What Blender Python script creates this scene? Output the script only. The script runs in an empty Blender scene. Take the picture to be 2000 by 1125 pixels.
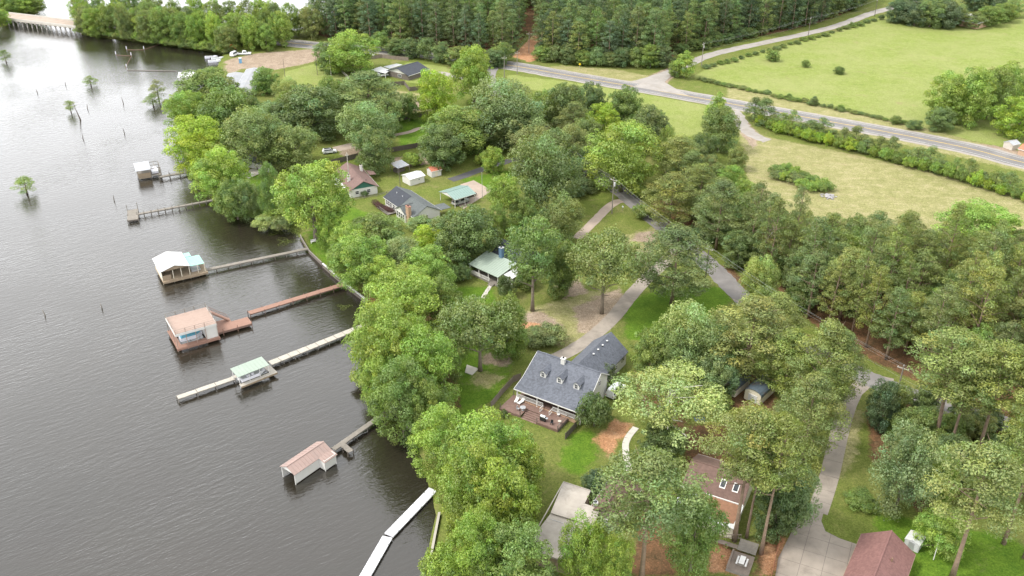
import bpy, math, random
import numpy as np
from mathutils import Vector, Matrix

# ------------------------------------------------------------------ camera, sky, sun, exposure
SC = bpy.context.scene
COL = SC.collection
FPX, PITCH, CAMH = 1780.0, math.radians(29.0), 110.0      # focal length in pixels of a 2000 px wide frame
cd = bpy.data.cameras.new('camera'); cam = bpy.data.objects.new('camera', cd); COL.objects.link(cam)
cd.sensor_width = 36.0; cd.lens = 36.0 * FPX / 2000.0
cd.clip_start = 0.5; cd.clip_end = 20000
cam.location = (0, 0, CAMH); cam.rotation_euler = (math.pi / 2 - PITCH, 0, 0)
SC.camera = cam

SUN_EL, SUN_AZ = math.radians(54), math.radians(-102)      # azimuth from +Y towards +X (the sun stands over the lake, left)
wd = bpy.data.worlds.new('World'); SC.world = wd; wd.use_nodes = True
wn, wl = wd.node_tree.nodes, wd.node_tree.links
wn.clear()
w_out = wn.new('ShaderNodeOutputWorld'); w_bg = wn.new('ShaderNodeBackground')
w_sky = wn.new('ShaderNodeTexSky'); w_sky.sky_type = 'NISHITA'; w_sky.sun_disc = False
w_sky.sun_elevation = SUN_EL; w_sky.sun_rotation = SUN_AZ
w_sky.air_density = 1.0; w_sky.dust_density = 6.0; w_sky.ozone_density = 1.0; w_sky.altitude = 60
w_hs = wn.new('ShaderNodeHueSaturation'); w_hs.inputs['Saturation'].default_value = 0.22
w_mx = wn.new('ShaderNodeMix'); w_mx.data_type = 'RGBA'; w_mx.inputs[0].default_value = 0.75   # thin even cloud sheet, whiter towards the hazy horizon all round
w_tc = wn.new('ShaderNodeTexCoord'); w_sp = wn.new('ShaderNodeSeparateXYZ'); w_rp = wn.new('ShaderNodeValToRGB'); w_sc = wn.new('ShaderNodeVectorMath'); w_sc.operation = 'SCALE'; w_sc.inputs['Scale'].default_value = 26.0
wl.new(w_tc.outputs['Generated'], w_sp.inputs[0]); wl.new(w_sp.outputs['Z'], w_rp.inputs[0]); wl.new(w_rp.outputs[0], w_sc.inputs[0]); wl.new(w_sc.outputs[0], w_mx.inputs[7])
w_re = w_rp.color_ramp.elements; w_rp.color_ramp.interpolation = 'EASE'; w_re[0].position = 0.0; w_re[0].color = (0.69, 0.70, 0.715, 1); w_re[1].position = 0.75; w_re[1].color = (0.48, 0.483, 0.49, 1)
wl.new(w_sky.outputs[0], w_hs.inputs['Color']); wl.new(w_hs.outputs[0], w_mx.inputs[6])
wl.new(w_mx.outputs[2], w_bg.inputs[0]); w_bg.inputs[1].default_value = 0.12
wl.new(w_bg.outputs[0], w_out.inputs[0])
ld = bpy.data.lights.new('sun', 'SUN'); ld.energy = 2.3; ld.angle = math.radians(11); ld.color = (1.0, 0.95, 0.86)
sun = bpy.data.objects.new('sun', ld); COL.objects.link(sun)
sdir = Vector((math.sin(SUN_AZ) * math.cos(SUN_EL), math.cos(SUN_AZ) * math.cos(SUN_EL), math.sin(SUN_EL)))
sun.rotation_euler = sdir.to_track_quat('Z', 'Y').to_euler()
VS = SC.view_settings
VS.view_transform = 'Standard'; VS.look = 'None'; VS.gamma = 1.0; VS.use_curve_mapping = False; VS.exposure = 0.66
SC.cycles.max_bounces = 6; SC.cycles.diffuse_bounces = 3; SC.cycles.glossy_bounces = 3
SC.cycles.transmission_bounces = 3; SC.cycles.transparent_max_bounces = 6
SC.cycles.sample_clamp_indirect = 6.0
SC.cycles.use_denoising = True

# ------------------------------------------------------------------ pixels of the photograph -> points on the ground
CT, ST = math.cos(PITCH), math.sin(PITCH)
ZL = 1.0                                                   # level of the land above the lake
def g(px, py, z=ZL):
    x, y = px - 1000.0, 562.5 - py
    Y, Z = FPX * CT + y * ST, -FPX * ST + y * CT
    t = (z - CAMH) / Z
    return Vector((x * t, Y * t, z))
def z_at(Y, py):                                            # height of a point at distance Y seen at row py
    k = (562.5 - py) / FPX
    return CAMH + Y * (k * CT - ST) / (CT + k * ST)
def scale_at(p):                                            # pixels per metre at a point
    return FPX / (p[1] * CT + (CAMH - p[2]) * ST)

# ------------------------------------------------------------------ materials
MATS = {}
def nodes_of(name):
    m = bpy.data.materials.new(name); m.use_nodes = True
    nt = m.node_tree; nt.nodes.clear()
    out = nt.nodes.new('ShaderNodeOutputMaterial')
    MATS[name] = m
    return m, nt.nodes, nt.links, out
def noise(n, l, scale, detail=3, rough=0.55, vec=None, dist=0.0):
    t = n.new('ShaderNodeTexNoise'); t.inputs['Scale'].default_value = scale; t.inputs['Detail'].default_value = detail
    t.inputs['Roughness'].default_value = rough; t.inputs['Distortion'].default_value = dist
    if vec: l.new(vec, t.inputs['Vector'])
    return t
def ramp(n, l, fac, stops):
    r = n.new('ShaderNodeValToRGB'); e = r.color_ramp.elements
    while len(e) < len(stops): e.new(0.5)
    for k, (p, c) in enumerate(stops):
        e[k].position = p; e[k].color = (*c, 1) if len(c) == 3 else c
    l.new(fac, r.inputs[0]); return r
def mixc(n, l, fac, a, b, mode='MIX'):
    m = n.new('ShaderNodeMix'); m.data_type = 'RGBA'; m.blend_type = mode
    for s, v in ((0, fac), (6, a), (7, b)):
        if hasattr(v, 'is_output'): l.new(v, m.inputs[s])
        elif isinstance(v, (int, float)): m.inputs[s].default_value = v
        else: m.inputs[s].default_value = (*v, 1)
    return m.outputs[2]
def math_(n, l, op, a, b=None, clamp=False):
    m = n.new('ShaderNodeMath'); m.operation = op; m.use_clamp = clamp
    for s, v in ((0, a), (1, b)):
        if v is None: continue
        if hasattr(v, 'is_output'): l.new(v, m.inputs[s])
        else: m.inputs[s].default_value = v
    return m.outputs[0]
def plain(name, col, rough=0.7, var=0.18, scale=1.2, metal=0.0, bump=0.0, fine=14.0, dirt=None):
    """painted / weathered surface: two noises break the colour up, optional dirt colour"""
    m, n, l, out = nodes_of(name)
    b = n.new('ShaderNodeBsdfPrincipled'); b.inputs['Roughness'].default_value = rough; b.inputs['Metallic'].default_value = metal
    tc = n.new('ShaderNodeTexCoord')
    t1 = noise(n, l, scale, 4, 0.6, tc.outputs['Object']); t2 = noise(n, l, fine, 3, 0.6, tc.outputs['Object'])
    lo = tuple(c * (1 - var) for c in col); hi = tuple(min(1, c * (1 + var)) for c in col)
    r = ramp(n, l, t1.outputs[0], [(0.3, lo), (0.7, hi)])
    c = mixc(n, l, 0.35, r.outputs[0], ramp(n, l, t2.outputs[0], [(0.3, lo), (0.7, hi)]).outputs[0])
    if dirt:
        t3 = noise(n, l, scale * 0.6, 5, 0.7, tc.outputs['Object'], 0.6)
        c = mixc(n, l, ramp(n, l, t3.outputs[0], [(0.5, (0, 0, 0)), (0.68, (0.8, 0.8, 0.8))]).outputs[0], c, dirt)
    l.new(c, b.inputs['Base Color'])
    if bump:
        bp = n.new('ShaderNodeBump'); bp.inputs['Strength'].default_value = bump; bp.inputs['Distance'].default_value = 0.05
        l.new(t2.outputs[0], bp.inputs['Height']); l.new(bp.outputs[0], b.inputs['Normal'])
    l.new(b.outputs[0], out.inputs[0]); return m
def shingle(name, col, var=0.35):
    """asphalt shingles: blotchy tabs a few decimetres across"""
    m, n, l, out = nodes_of(name)
    b = n.new('ShaderNodeBsdfPrincipled'); b.inputs['Roughness'].default_value = 0.85
    tc = n.new('ShaderNodeTexCoord')
    v = n.new('ShaderNodeTexVoronoi'); v.inputs['Scale'].default_value = 3.2; l.new(tc.outputs['Object'], v.inputs['Vector'])
    t = noise(n, l, 0.5, 4, 0.6, tc.outputs['Object'])
    sep = n.new('ShaderNodeSeparateColor'); l.new(v.outputs['Color'], sep.inputs[0])
    lo = tuple(c * (1 - var) for c in col); hi = tuple(c * (1 + var) for c in col)
    r = ramp(n, l, sep.outputs[0], [(0.0, lo), (1.0, hi)])
    c = mixc(n, l, 0.3, r.outputs[0], ramp(n, l, t.outputs[0], [(0.3, lo), (0.7, hi)]).outputs[0])
    l.new(c, b.inputs['Base Color']); l.new(b.outputs[0], out.inputs[0]); return m
def leaf_mat(name, trans=0.3):
    """foliage: the colour of a tree comes from its object colour, each leaf has its own tint"""
    m, n, l, out = nodes_of(name)
    oi = n.new('ShaderNodeObjectInfo'); at = n.new('ShaderNodeAttribute'); at.attribute_name = 'tint'
    c = mixc(n, l, 1.0, oi.outputs['Color'], at.outputs['Color'], 'MULTIPLY')
    d = n.new('ShaderNodeBsdfDiffuse'); t = n.new('ShaderNodeBsdfTranslucent'); gl = n.new('ShaderNodeBsdfGlossy')
    gl.inputs['Roughness'].default_value = 0.55; gl.inputs['Color'].default_value = (0.9, 0.95, 1, 1)
    l.new(c, d.inputs[0])
    tcx = mixc(n, l, 1.0, c, (1.15, 1.25, 0.5), 'MULTIPLY'); l.new(tcx, t.inputs[0])
    m1 = n.new('ShaderNodeMixShader'); m1.inputs[0].default_value = trans
    l.new(d.outputs[0], m1.inputs[1]); l.new(t.outputs[0], m1.inputs[2])
    m2 = n.new('ShaderNodeMixShader'); m2.inputs[0].default_value = 0.035
    l.new(m1.outputs[0], m2.inputs[1]); l.new(gl.outputs[0], m2.inputs[2])
    l.new(m2.outputs[0], out.inputs[0]); return m
leaf_mat('leaf')
plain('bark', (0.20, 0.165, 0.13), 0.9, 0.35, 1.5, bump=0.6, fine=9)
plain('bark_pine', (0.23, 0.165, 0.12), 0.9, 0.35, 1.5, bump=0.6, fine=9)
plain('bark_pale', (0.55, 0.52, 0.46), 0.85, 0.2, 1.2, fine=6)
plain('white_paint', (0.6, 0.59, 0.565), 0.6, 0.06, 0.8, dirt=(0.62, 0.6, 0.55))
plain('white_trim', (0.7, 0.69, 0.675), 0.5, 0.04)
plain('cream_paint', (0.66, 0.61, 0.5), 0.7, 0.08, 0.7)
plain('white_metal', (0.52, 0.53, 0.54), 0.4, 0.07, 0.6, dirt=(0.6, 0.58, 0.53))
plain('tin', (0.40, 0.42, 0.45), 0.42, 0.12, 0.5, metal=0.2, dirt=(0.42, 0.38, 0.34))
plain('green_metal', (0.36, 0.45, 0.38), 0.5, 0.07, 0.5, dirt=(0.42, 0.46, 0.4))
plain('mint_metal', (0.27, 0.52, 0.44), 0.5, 0.08, 0.6)
plain('pale_green_metal', (0.27, 0.325, 0.275), 0.45, 0.06, 0.5)
plain('pink_metal', (0.30, 0.215, 0.19), 0.55, 0.1, 0.5, dirt=(0.25, 0.19, 0.175))
plain('teal_metal', (0.19, 0.275, 0.25), 0.45, 0.06, 0.5)
plain('dark_metal_roof', (0.10, 0.13, 0.16), 0.4, 0.15, 0.8, dirt=(0.17, 0.11, 0.08))
shingle('shingle_grey', (0.098, 0.107, 0.13), 0.3); shingle('shingle_slate', (0.085, 0.097, 0.098), 0.22); shingle('shingle_black', (0.035, 0.04, 0.052), 0.2)
shingle('shingle_brown', (0.15, 0.095, 0.084), 0.2); shingle('shingle_red', (0.175, 0.088, 0.08), 0.22); shingle('shingle_umber', (0.13, 0.08, 0.065), 0.2)
plain('rust_roof', (0.42, 0.15, 0.09), 0.8, 0.2, 2.0)
plain('flat_roof', (0.37, 0.335, 0.295), 0.85, 0.2, 0.5, dirt=(0.22, 0.195, 0.17))
plain('deck_red', (0.26, 0.15, 0.112), 0.75, 0.12, 1.2); plain('deck_redbrown', (0.175, 0.11, 0.09), 0.75, 0.18, 1.2, dirt=(0.22, 0.15, 0.12))
plain('deck_pink', (0.32, 0.235, 0.195), 0.75, 0.08, 1.0)
plain('wood_grey', (0.21, 0.19, 0.165), 0.85, 0.2, 1.4); plain('wood_pale', (0.38, 0.355, 0.31), 0.85, 0.14, 1.4)
plain('wood_dark', (0.13, 0.11, 0.095), 0.9, 0.25, 1.4); plain('wood_fence', (0.22, 0.18, 0.15), 0.9, 0.25, 1.1)
plain('wood_red_fence', (0.33, 0.15, 0.085), 0.85, 0.2, 1.4); plain('wood_tan', (0.27, 0.21, 0.145), 0.85, 0.2, 1.4)
plain('dock_white', (0.6, 0.6, 0.64), 0.6, 0.05, 1.0, dirt=(0.62, 0.62, 0.64))
plain('tin_grey', (0.27, 0.28, 0.3), 0.5, 0.14, 0.4, dirt=(0.33, 0.32, 0.32))
plain('concrete', (0.46, 0.43, 0.38), 0.9, 0.12, 0.5, dirt=(0.36, 0.33, 0.28)); plain('concrete_pale', (0.5, 0.475, 0.43), 0.9, 0.1, 0.8)
plain('drive_concrete', (0.27, 0.235, 0.2), 0.9, 0.24, 0.35, dirt=(0.18, 0.155, 0.13))
plain('brick_tan', (0.42, 0.28, 0.19), 0.9, 0.18, 2.5); plain('brick_red', (0.3, 0.15, 0.11), 0.9, 0.18, 2.5)
plain('blue_paint', (0.10, 0.17, 0.26), 0.6, 0.1); plain('green_paint', (0.03, 0.13, 0.10), 0.6, 0.1)
plain('asphalt', (0.15, 0.145, 0.145), 0.9, 0.16, 0.25, dirt=(0.19, 0.182, 0.175)); plain('asphalt_old', (0.19, 0.178, 0.172), 0.9, 0.14, 0.3, dirt=(0.14, 0.13, 0.125))
plain('asphalt_dark', (0.075, 0.073, 0.078), 0.9, 0.12, 0.4)
plain('gravel', (0.275, 0.255, 0.235), 0.95, 0.16, 0.35, dirt=(0.22, 0.195, 0.165)); plain('gravel_pink', (0.33, 0.265, 0.22), 0.95, 0.16, 0.4, dirt=(0.28, 0.235, 0.19))
plain('paint_yellow', (0.62, 0.42, 0.06), 0.8, 0.15); plain('paint_white', (0.7, 0.7, 0.68), 0.8, 0.15)
plain('pine_straw', (0.22, 0.115, 0.068), 0.95, 0.3, 1.2, fine=8, bump=0.4)
plain('straw_pale', (0.36, 0.29, 0.19), 0.95, 0.25, 1.2, fine=8)
plain('dark_void', (0.015, 0.015, 0.015), 0.9, 0.1); plain('rubber', (0.02, 0.02, 0.02), 0.8, 0.1); plain('steel', (0.45, 0.46, 0.48), 0.4, 0.08, metal=0.4)
plain('car_white', (0.78, 0.79, 0.8), 0.25, 0.02); plain('car_dark', (0.025, 0.027, 0.03), 0.25, 0.05); plain('car_grey', (0.33, 0.34, 0.34), 0.3, 0.05)
plain('boat_white', (0.7, 0.7, 0.76), 0.35, 0.05); plain('boat_blue', (0.13, 0.42, 0.56), 0.35, 0.08); plain('aqua', (0.25, 0.68, 0.62), 0.4, 0.05)
plain('toilet_blue', (0.14, 0.34, 0.55), 0.5, 0.06); plain('orange', (0.6, 0.17, 0.04), 0.5, 0.1); plain('tarp_blue', (0.03, 0.09, 0.28), 0.5, 0.15); plain('yellow_sign', (0.75, 0.55, 0.02), 0.5, 0.03)
plain('rust', (0.2, 0.13, 0.085), 0.8, 0.25); plain('rock', (0.3, 0.29, 0.3), 0.9, 0.25, 3)
m_, n_, l_, o_ = nodes_of('glass')
b_ = n_.new('ShaderNodeBsdfPrincipled'); b_.inputs['Base Color'].default_value = (0.03, 0.035, 0.04, 1); b_.inputs['Roughness'].default_value = 0.08
l_.new(b_.outputs[0], o_.inputs[0])

# ------------------------------------------------------------------ mesh helpers
class MB:
    def __init__(s): s.v = []; s.f = []
    def add(s, vs, fs):
        o = len(s.v); s.v += [tuple(p) for p in vs]; s.f += [tuple(i + o for i in f) for f in fs]; return s
    def box(s, c, d, rz=0.0):
        cx, cy, cz = c; hx, hy, hz = d[0] / 2, d[1] / 2, d[2] / 2; ca, sa = math.cos(rz), math.sin(rz)
        vs = [(cx + x * ca - y * sa, cy + x * sa + y * ca, cz + z) for z in (-hz, hz) for x, y in ((-hx, -hy), (hx, -hy), (hx, hy), (-hx, hy))]
        return s.add(vs, [(3, 2, 1, 0), (4, 5, 6, 7), (0, 1, 5, 4), (1, 2, 6, 5), (2, 3, 7, 6), (3, 0, 4, 7)])
    def b(s, x0, x1, y0, y1, z0, z1): return s.box(((x0 + x1) / 2, (y0 + y1) / 2, (z0 + z1) / 2), (x1 - x0, y1 - y0, z1 - z0))
    def beam(s, p, q, w, h, up=(0, 0, 1)):
        p, q = Vector(p), Vector(q); d = (q - p).normalized(); u = Vector(up)
        if abs(d.dot(u)) > 0.99: u = Vector((1, 0, 0))
        a = d.cross(u).normalized(); u = a.cross(d).normalized()
        vs = [e + a * i * w / 2 + u * j * h / 2 for e in (p, q) for i, j in ((-1, -1), (1, -1), (1, 1), (-1, 1))]
        return s.add(vs, [(0, 1, 2, 3), (7, 6, 5, 4), (1, 0, 4, 5), (2, 1, 5, 6), (3, 2, 6, 7), (0, 3, 7, 4)])
    def tube(s, pts, rs, n=6, cap=True):
        pts = [Vector(p) for p in pts]; rings = []
        for i, p in enumerate(pts):
            d = (pts[min(i + 1, len(pts) - 1)] - pts[max(i - 1, 0)]).normalized()
            u = Vector((0, 0, 1)) if abs(d.z) < 0.9 else Vector((1, 0, 0))
            a = d.cross(u).normalized(); b = d.cross(a).normalized()
            r = rs[i] if isinstance(rs, (list, tuple)) else rs
            rings.append([p + (a * math.cos(2 * math.pi * k / n) + b * math.sin(2 * math.pi * k / n)) * r for k in range(n)])
        fs = [(i * n + k, i * n + (k + 1) % n, (i + 1) * n + (k + 1) % n, (i + 1) * n + k) for i in range(len(pts) - 1) for k in range(n)]
        if cap: fs += [tuple(range(n))[::-1], tuple((len(pts) - 1) * n + k for k in range(n))]
        return s.add([v for r in rings for v in r], fs)
    def slab(s, top, th):
        """thick sheet under the polygon `top` (counter-clockwise from above)"""
        n = len(top); vs = [Vector(p) for p in top] + [Vector(p) - Vector((0, 0, th)) for p in top]
        return s.add(vs, [tuple(range(n)), tuple(range(2 * n - 1, n - 1, -1))] + [(i, i + n, (i + 1) % n + n, (i + 1) % n) for i in range(n)])
    def prism(s, poly, z0, z1): return s.slab([(x, y, z1) for x, y in poly], z1 - z0)
    def poly3(s, pts, th):
        """closed plate from a planar polygon with thickness vector th"""
        n = len(pts); t = Vector(th); vs = [Vector(p) for p in pts] + [Vector(p) + t for p in pts]
        return s.add(vs, [tuple(range(n)), tuple(range(2 * n - 1, n - 1, -1))] + [(i, i + n, (i + 1) % n + n, (i + 1) % n) for i in range(n)])
    def mesh(s, name, mat, smooth=False):
        me = bpy.data.meshes.new(name); me.from_pydata(s.v, [], s.f); me.update()
        if mat: me.materials.append(MATS[mat])
        if smooth: me.polygons.foreach_set('use_smooth', [True] * len(me.polygons))
        return me
def tag(o, label=None, cat=None, group=None, kind=None):
    for k, v in (('label', label), ('category', cat), ('group', group), ('kind', kind)):
        if v: o[k] = v
    return o
def link(name, data, parent=None, loc=(0, 0, 0), rz=0.0):
    o = bpy.data.objects.new(name, data); COL.objects.link(o)
    o.location = loc; o.rotation_euler = (0, 0, rz)
    if parent: o.parent = parent
    return o
def thing(name, label, cat, loc=(0, 0, 0), rz=0.0, group=None):
    return tag(link(name, None, None, loc, rz), label, cat, group)
def part(name, mb, mat, parent, smooth=False, label=None, kind=None):
    o = link(name, mb.mesh(name, mat, smooth), parent)
    return tag(o, label, None, None, kind)
def single(name, mb, mat, label, cat, loc=(0, 0, 0), rz=0.0, group=None, smooth=False):
    return tag(link(name, mb.mesh(name, mat, smooth), None, loc, rz), label, cat, group)
def struct(name, mb, mat, parent=None):
    o = link(name, mb.mesh(name, mat), parent)
    if not parent: o['kind'] = 'structure'
    return o
def frame(pa, pb, z, base=ZL):
    """local frame of a building: origin under the left end of an eave seen at pixels pa-pb, x along it"""
    a, b = g(*pa, z), g(*pb, z); d = b - a
    return Vector((a.x, a.y, base)), math.atan2(d.y, d.x), d.length
# ------------------------------------------------------------------ the ground: one sheet, soil and grass by regions
def P(pts, z=ZL): return np.array([tuple(g(x, y, z))[:2] for x, y in pts])
def sdist(X, Y, poly):
    """signed distance to a polygon, positive inside"""
    inside = np.zeros(X.shape, bool); best = np.full(X.shape, 1e18)
    n = len(poly)
    for i in range(n):
        x0, y0 = poly[i]; x1, y1 = poly[(i + 1) % n]
        dx, dy = x1 - x0, y1 - y0; L = dx * dx + dy * dy + 1e-9
        t = np.clip(((X - x0) * dx + (Y - y0) * dy) / L, 0, 1)
        best = np.minimum(best, (X - x0 - t * dx) ** 2 + (Y - y0 - t * dy) ** 2)
        c = ((y0 > Y) != (y1 > Y)) & (X < dx * (Y - y0) / (dy if dy else 1e-9) + x0)
        inside ^= c
    d = np.sqrt(best)
    return np.where(inside, d, -d)
def linedist(X, Y, pts):
    best = np.full(X.shape, 1e18)
    for (x0, y0), (x1, y1) in zip(pts[:-1], pts[1:]):
        dx, dy = x1 - x0, y1 - y0; L = dx * dx + dy * dy + 1e-9
        t = np.clip(((X - x0) * dx + (Y - y0) * dy) / L, 0, 1)
        best = np.minimum(best, (X - x0 - t * dx) ** 2 + (Y - y0 - t * dy) ** 2)
    return np.sqrt(best)
SHORE = [(838, 1180), (840, 1090), (857, 1003), (850, 965), (836, 930), (822, 870), (806, 842), (772, 806), (748, 765), (727, 705), (722, 640), (716, 586), (673, 554), (632, 515),
         (603, 488), (588, 462), (562, 438), (520, 425), (480, 412), (448, 401), (425, 390), (402, 370), (386, 356), (384, 342), (378, 325), (362, 300), (352, 262), (347, 238),
         (338, 214), (320, 203), (318, 196), (352, 196), (385, 182), (400, 166), (396, 150), (425, 136), (430, 118), (440, 106), (400, 98), (330, 89), (250, 79), (180, 71), (152, 64)]
BACK = [(148, 52), (150, 40), (300, 46), (450, 56), (600, 62), (640, 40), (700, 14), (800, -14), (900, -45), (960, -80)]
land_poly = np.array([tuple(g(x, y, 0))[:2] for x, y in SHORE + BACK] + [(60, 1500), (3000, 2600), (3000, -400), (-14, -400)])
west_poly = np.array([tuple(g(x, y, 0))[:2] for x, y in [(18, 50), (12, 42), (20, 33), (60, 29), (84, 26), (80, 8), (70, -6), (-60, -8), (-160, 30), (-160, 60), (-40, 58)]])
def axis(lo, hi, step, far_lo, far_hi, grow=1.12):
    a = list(np.arange(lo, hi, step)); s = step; v = a[-1]
    while v < far_hi: s *= grow; v += s; a.append(v)
    s = step; v = lo; b = []
    while v > far_lo: s *= grow; v -= s; b.append(v)
    return np.array(b[::-1] + a)
gx = axis(-75, 105, 1.3, -5200, 5200, 1.045); gy = axis(92, 300, 1.3, -600, 7000, 1.022)
GX, GY = np.meshgrid(gx, gy)
SD = np.maximum(sdist(GX, GY, land_poly), sdist(GX, GY, west_poly))
def ss(a, b, v):
    t = np.clip((v - a) / (b - a), 0, 1); return t * t * (3 - 2 * t)
GZ = np.where(SD > 0, ZL * ss(0, 1.6, SD + 0.35), -2.5 * ss(0, 6, -SD))
HW = [(2120, 342), (2000, 318), (1900, 292), (1800, 271), (1700, 252), (1600, 234), (1500, 216), (1400, 198), (1300, 180), (1200, 163), (1100, 146), (1010, 130), (900, 115), (800, 103), (700, 95), (620, 89), (560, 83), (450, 70), (300, 56), (150, 45)]
LOCAL = [(965, 128), (955, 150), (968, 180), (1000, 212), (1040, 240), (1100, 287), (1165, 340), (1225, 385), (1290, 440), (1335, 475), (1390, 522), (1450, 581), (1530, 646), (1630, 707), (1740, 758), (1860, 800), (2050, 850)]
def region(polys, soft):
    w = np.zeros(GX.shape)
    for p in polys: w = np.maximum(w, ss(-soft, soft, sdist(GX, GY, P(p))))
    return w
pasture = region([[(1352, 150), (1450, 178), (1560, 204), (1700, 233), (1840, 262), (2200, 340), (2200, 20), (1990, 38), (1870, 58), (1770, 45), (1735, 28), (1600, 72), (1480, 100), (1385, 132)],
                  [(990, 145), (1100, 158), (1240, 180), (1390, 208), (1385, 260), (1330, 270), (1290, 250), (1240, 215), (1120, 185), (990, 170)],
                  [(555, 140), (640, 118), (690, 150), (700, 190), (620, 195), (545, 190)], [(790, 120), (870, 130), (900, 150), (830, 165), (790, 160)]], 2.0)
field = region([[(1440, 240), (1500, 268), (1640, 296), (1800, 330), (2000, 388), (2200, 430), (2200, 480), (2000, 455), (1850, 455), (1700, 445), (1560, 430), (1480, 400), (1455, 330)],
                [(1010, 135), (1150, 155), (1290, 178), (1290, 152), (1200, 135), (1100, 128)], [(1420, 168), (1700, 226), (1840, 258), (2060, 320), (2060, 350), (1800, 290), (1560, 240), (1420, 215)],
                [(770, 175), (830, 185), (835, 225), (790, 232)], [(1080, 590), (1190, 560), (1200, 640), (1120, 690), (1020, 640), (1040, 600)], [(1010, 610), (1120, 600), (1170, 570), (1200, 600), (1140, 660), (1040, 650)],
                [(1640, 800), (1690, 800), (1670, 900), (1620, 960)], [(1200, 465), (1290, 440), (1280, 500), (1220, 500)], [(930, 722), (985, 735), (960, 760), (915, 750)]], 3.2)
dirt = region([[(438, 118), (500, 104), (620, 95), (650, 108), (600, 124), (540, 136), (480, 133), (440, 146)], [(1700, 258), (1800, 272), (1950, 285), (2100, 320), (2100, 350), (1900, 300), (1800, 284)],
               [(1440, 215), (1462, 240), (1490, 268), (1470, 290), (1448, 262)], [(1240, 455), (1282, 450), (1278, 475), (1230, 470)], [(1238, 490), (1272, 490), (1270, 525), (1240, 520)],
               [(1145, 590), (1195, 570), (1215, 600), (1180, 640), (1140, 620)], [(1020, 620), (1075, 625), (1090, 655), (1030, 650)], [(1262, 150), (1310, 130), (1330, 140), (1300, 165)], [(815, 190), (850, 195), (840, 220), (800, 215)],
               [(1250, 862), (1250, 868), (1262, 865)], [(690, 275), (760, 290), (690, 310), (660, 300)], [(760, 310), (830, 298), (840, 320), (770, 330)], [(940, 690), (1000, 690), (1000, 715), (940, 712)], [(1015, 615), (1060, 605), (1105, 640), (1090, 662), (1040, 655)], [(1120, 600), (1210, 560), (1225, 585), (1170, 650), (1130, 650)], [(1080, 560), (1130, 545), (1150, 570), (1100, 585)]], 2.6)
clay = region([[(1196, 820), (1238, 828), (1226, 852), (1206, 862), (1190, 900), (1172, 868), (1155, 862)], [(1020, 628), (1060, 632), (1050, 650), (1012, 645)], [(1012, 530), (1035, 522), (1010, 545)],
               [(1000, 110), (1050, 60), (1060, 112), (1035, 122)], [(1390, 1050), (1470, 1090), (1440, 1125), (1380, 1115)], [(1500, 1060), (1535, 1020), (1520, 1125), (1480, 1125)]], 2.2)
WOOD = [(1405, 470), (1450, 515), (1500, 560), (1560, 612), (1650, 682), (1740, 722), (1830, 765), (2010, 820), (2250, 900), (2250, 510), (2000, 486), (1850, 488), (1700, 474), (1560, 456), (1480, 428), (1440, 385), (1400, 330), (1350, 330), (1300, 370), (1270, 400), (1330, 440)]
FOREST = [(735, 97), (800, 110), (880, 122), (940, 135), (1000, 112), (1030, 60), (1050, 114), (1130, 124), (1200, 127), (1300, 128), (1320, 106), (1400, 86), (1530, 62), (1600, 44), (1680, 14), (1720, -40), (1720, -70), (900, -70), (800, -12), (700, 16), (640, 44), (610, 66)]
needles = region([WOOD, FOREST, [(1390, 515), (1425, 520), (1540, 620), (1500, 610)], [(1520, 620), (1640, 690), (1700, 730), (1740, 770), (1660, 745)], [(1400, 720), (1510, 740), (1520, 800), (1420, 800)],
                  [(1330, 830), (1420, 830), (1430, 920), (1340, 920)], [(1690, 800), (1800, 770), (2200, 800), (2200, 1000), (1900, 960), (1790, 1000), (1700, 900)], [(1500, 1000), (1530, 1020), (1500, 1125), (1470, 1125)],
                  [(1240, 700), (1400, 690), (1420, 740), (1330, 840), (1240, 800)], [(1250, 1000), (1320, 1010), (1320, 1125), (1230, 1125)], [(700, 530), (870, 540), (900, 800), (770, 800)]], 2.5)
lush = region([[(600, 455), (680, 400), (760, 430), (740, 470), (660, 500), (640, 520), (604, 486)], [(870, 560), (960, 560), (1010, 690), (980, 770), (890, 830), (880, 650)], [(1110, 850), (1160, 835), (1170, 900), (1130, 930), (1090, 910)], [(770, 235), (860, 225), (870, 280), (780, 285)],
               [(1220, 590), (1290, 560), (1410, 560), (1430, 590), (1290, 680), (1220, 660)], [(1700, 1000), (1990, 1050), (2100, 1180), (1780, 1180)], [(900, 350), (1000, 330), (1010, 360), (940, 380)], [(380, 330), (440, 400), (540, 430), (590, 460), (520, 340)]], 3.0)
n_gx, n_gy = len(gx), len(gy)
me = bpy.data.meshes.new('ground')
co = np.stack([GX, GY, GZ], -1).reshape(-1, 3)
idx = (np.arange(n_gy - 1)[:, None] * n_gx + np.arange(n_gx - 1)[None, :]).ravel()
quads = np.stack([idx, idx + 1, idx + n_gx + 1, idx + n_gx], -1)
me.vertices.add(len(co)); me.vertices.foreach_set('co', co.ravel())
me.loops.add(quads.size); me.loops.foreach_set('vertex_index', quads.ravel())
me.polygons.add(len(quads)); me.polygons.foreach_set('loop_start', np.arange(0, quads.size, 4)); me.polygons.foreach_set('loop_total', np.full(len(quads), 4))
me.update(); me.validate()
for nm, w in (('pasture', pasture), ('field', field), ('dirt', dirt), ('clay', clay), ('needles', needles), ('lush', lush)):
    a = me.attributes.new(nm, 'FLOAT', 'POINT'); a.data.foreach_set('value', w.ravel().astype(np.float32))
m, n, l, out = nodes_of('ground')
b = n.new('ShaderNodeBsdfPrincipled'); b.inputs['Roughness'].default_value = 0.95; b.inputs['Specular IOR Level'].default_value = 0.1
geo = n.new('ShaderNodeNewGeometry'); pos = geo.outputs['Position']
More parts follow.
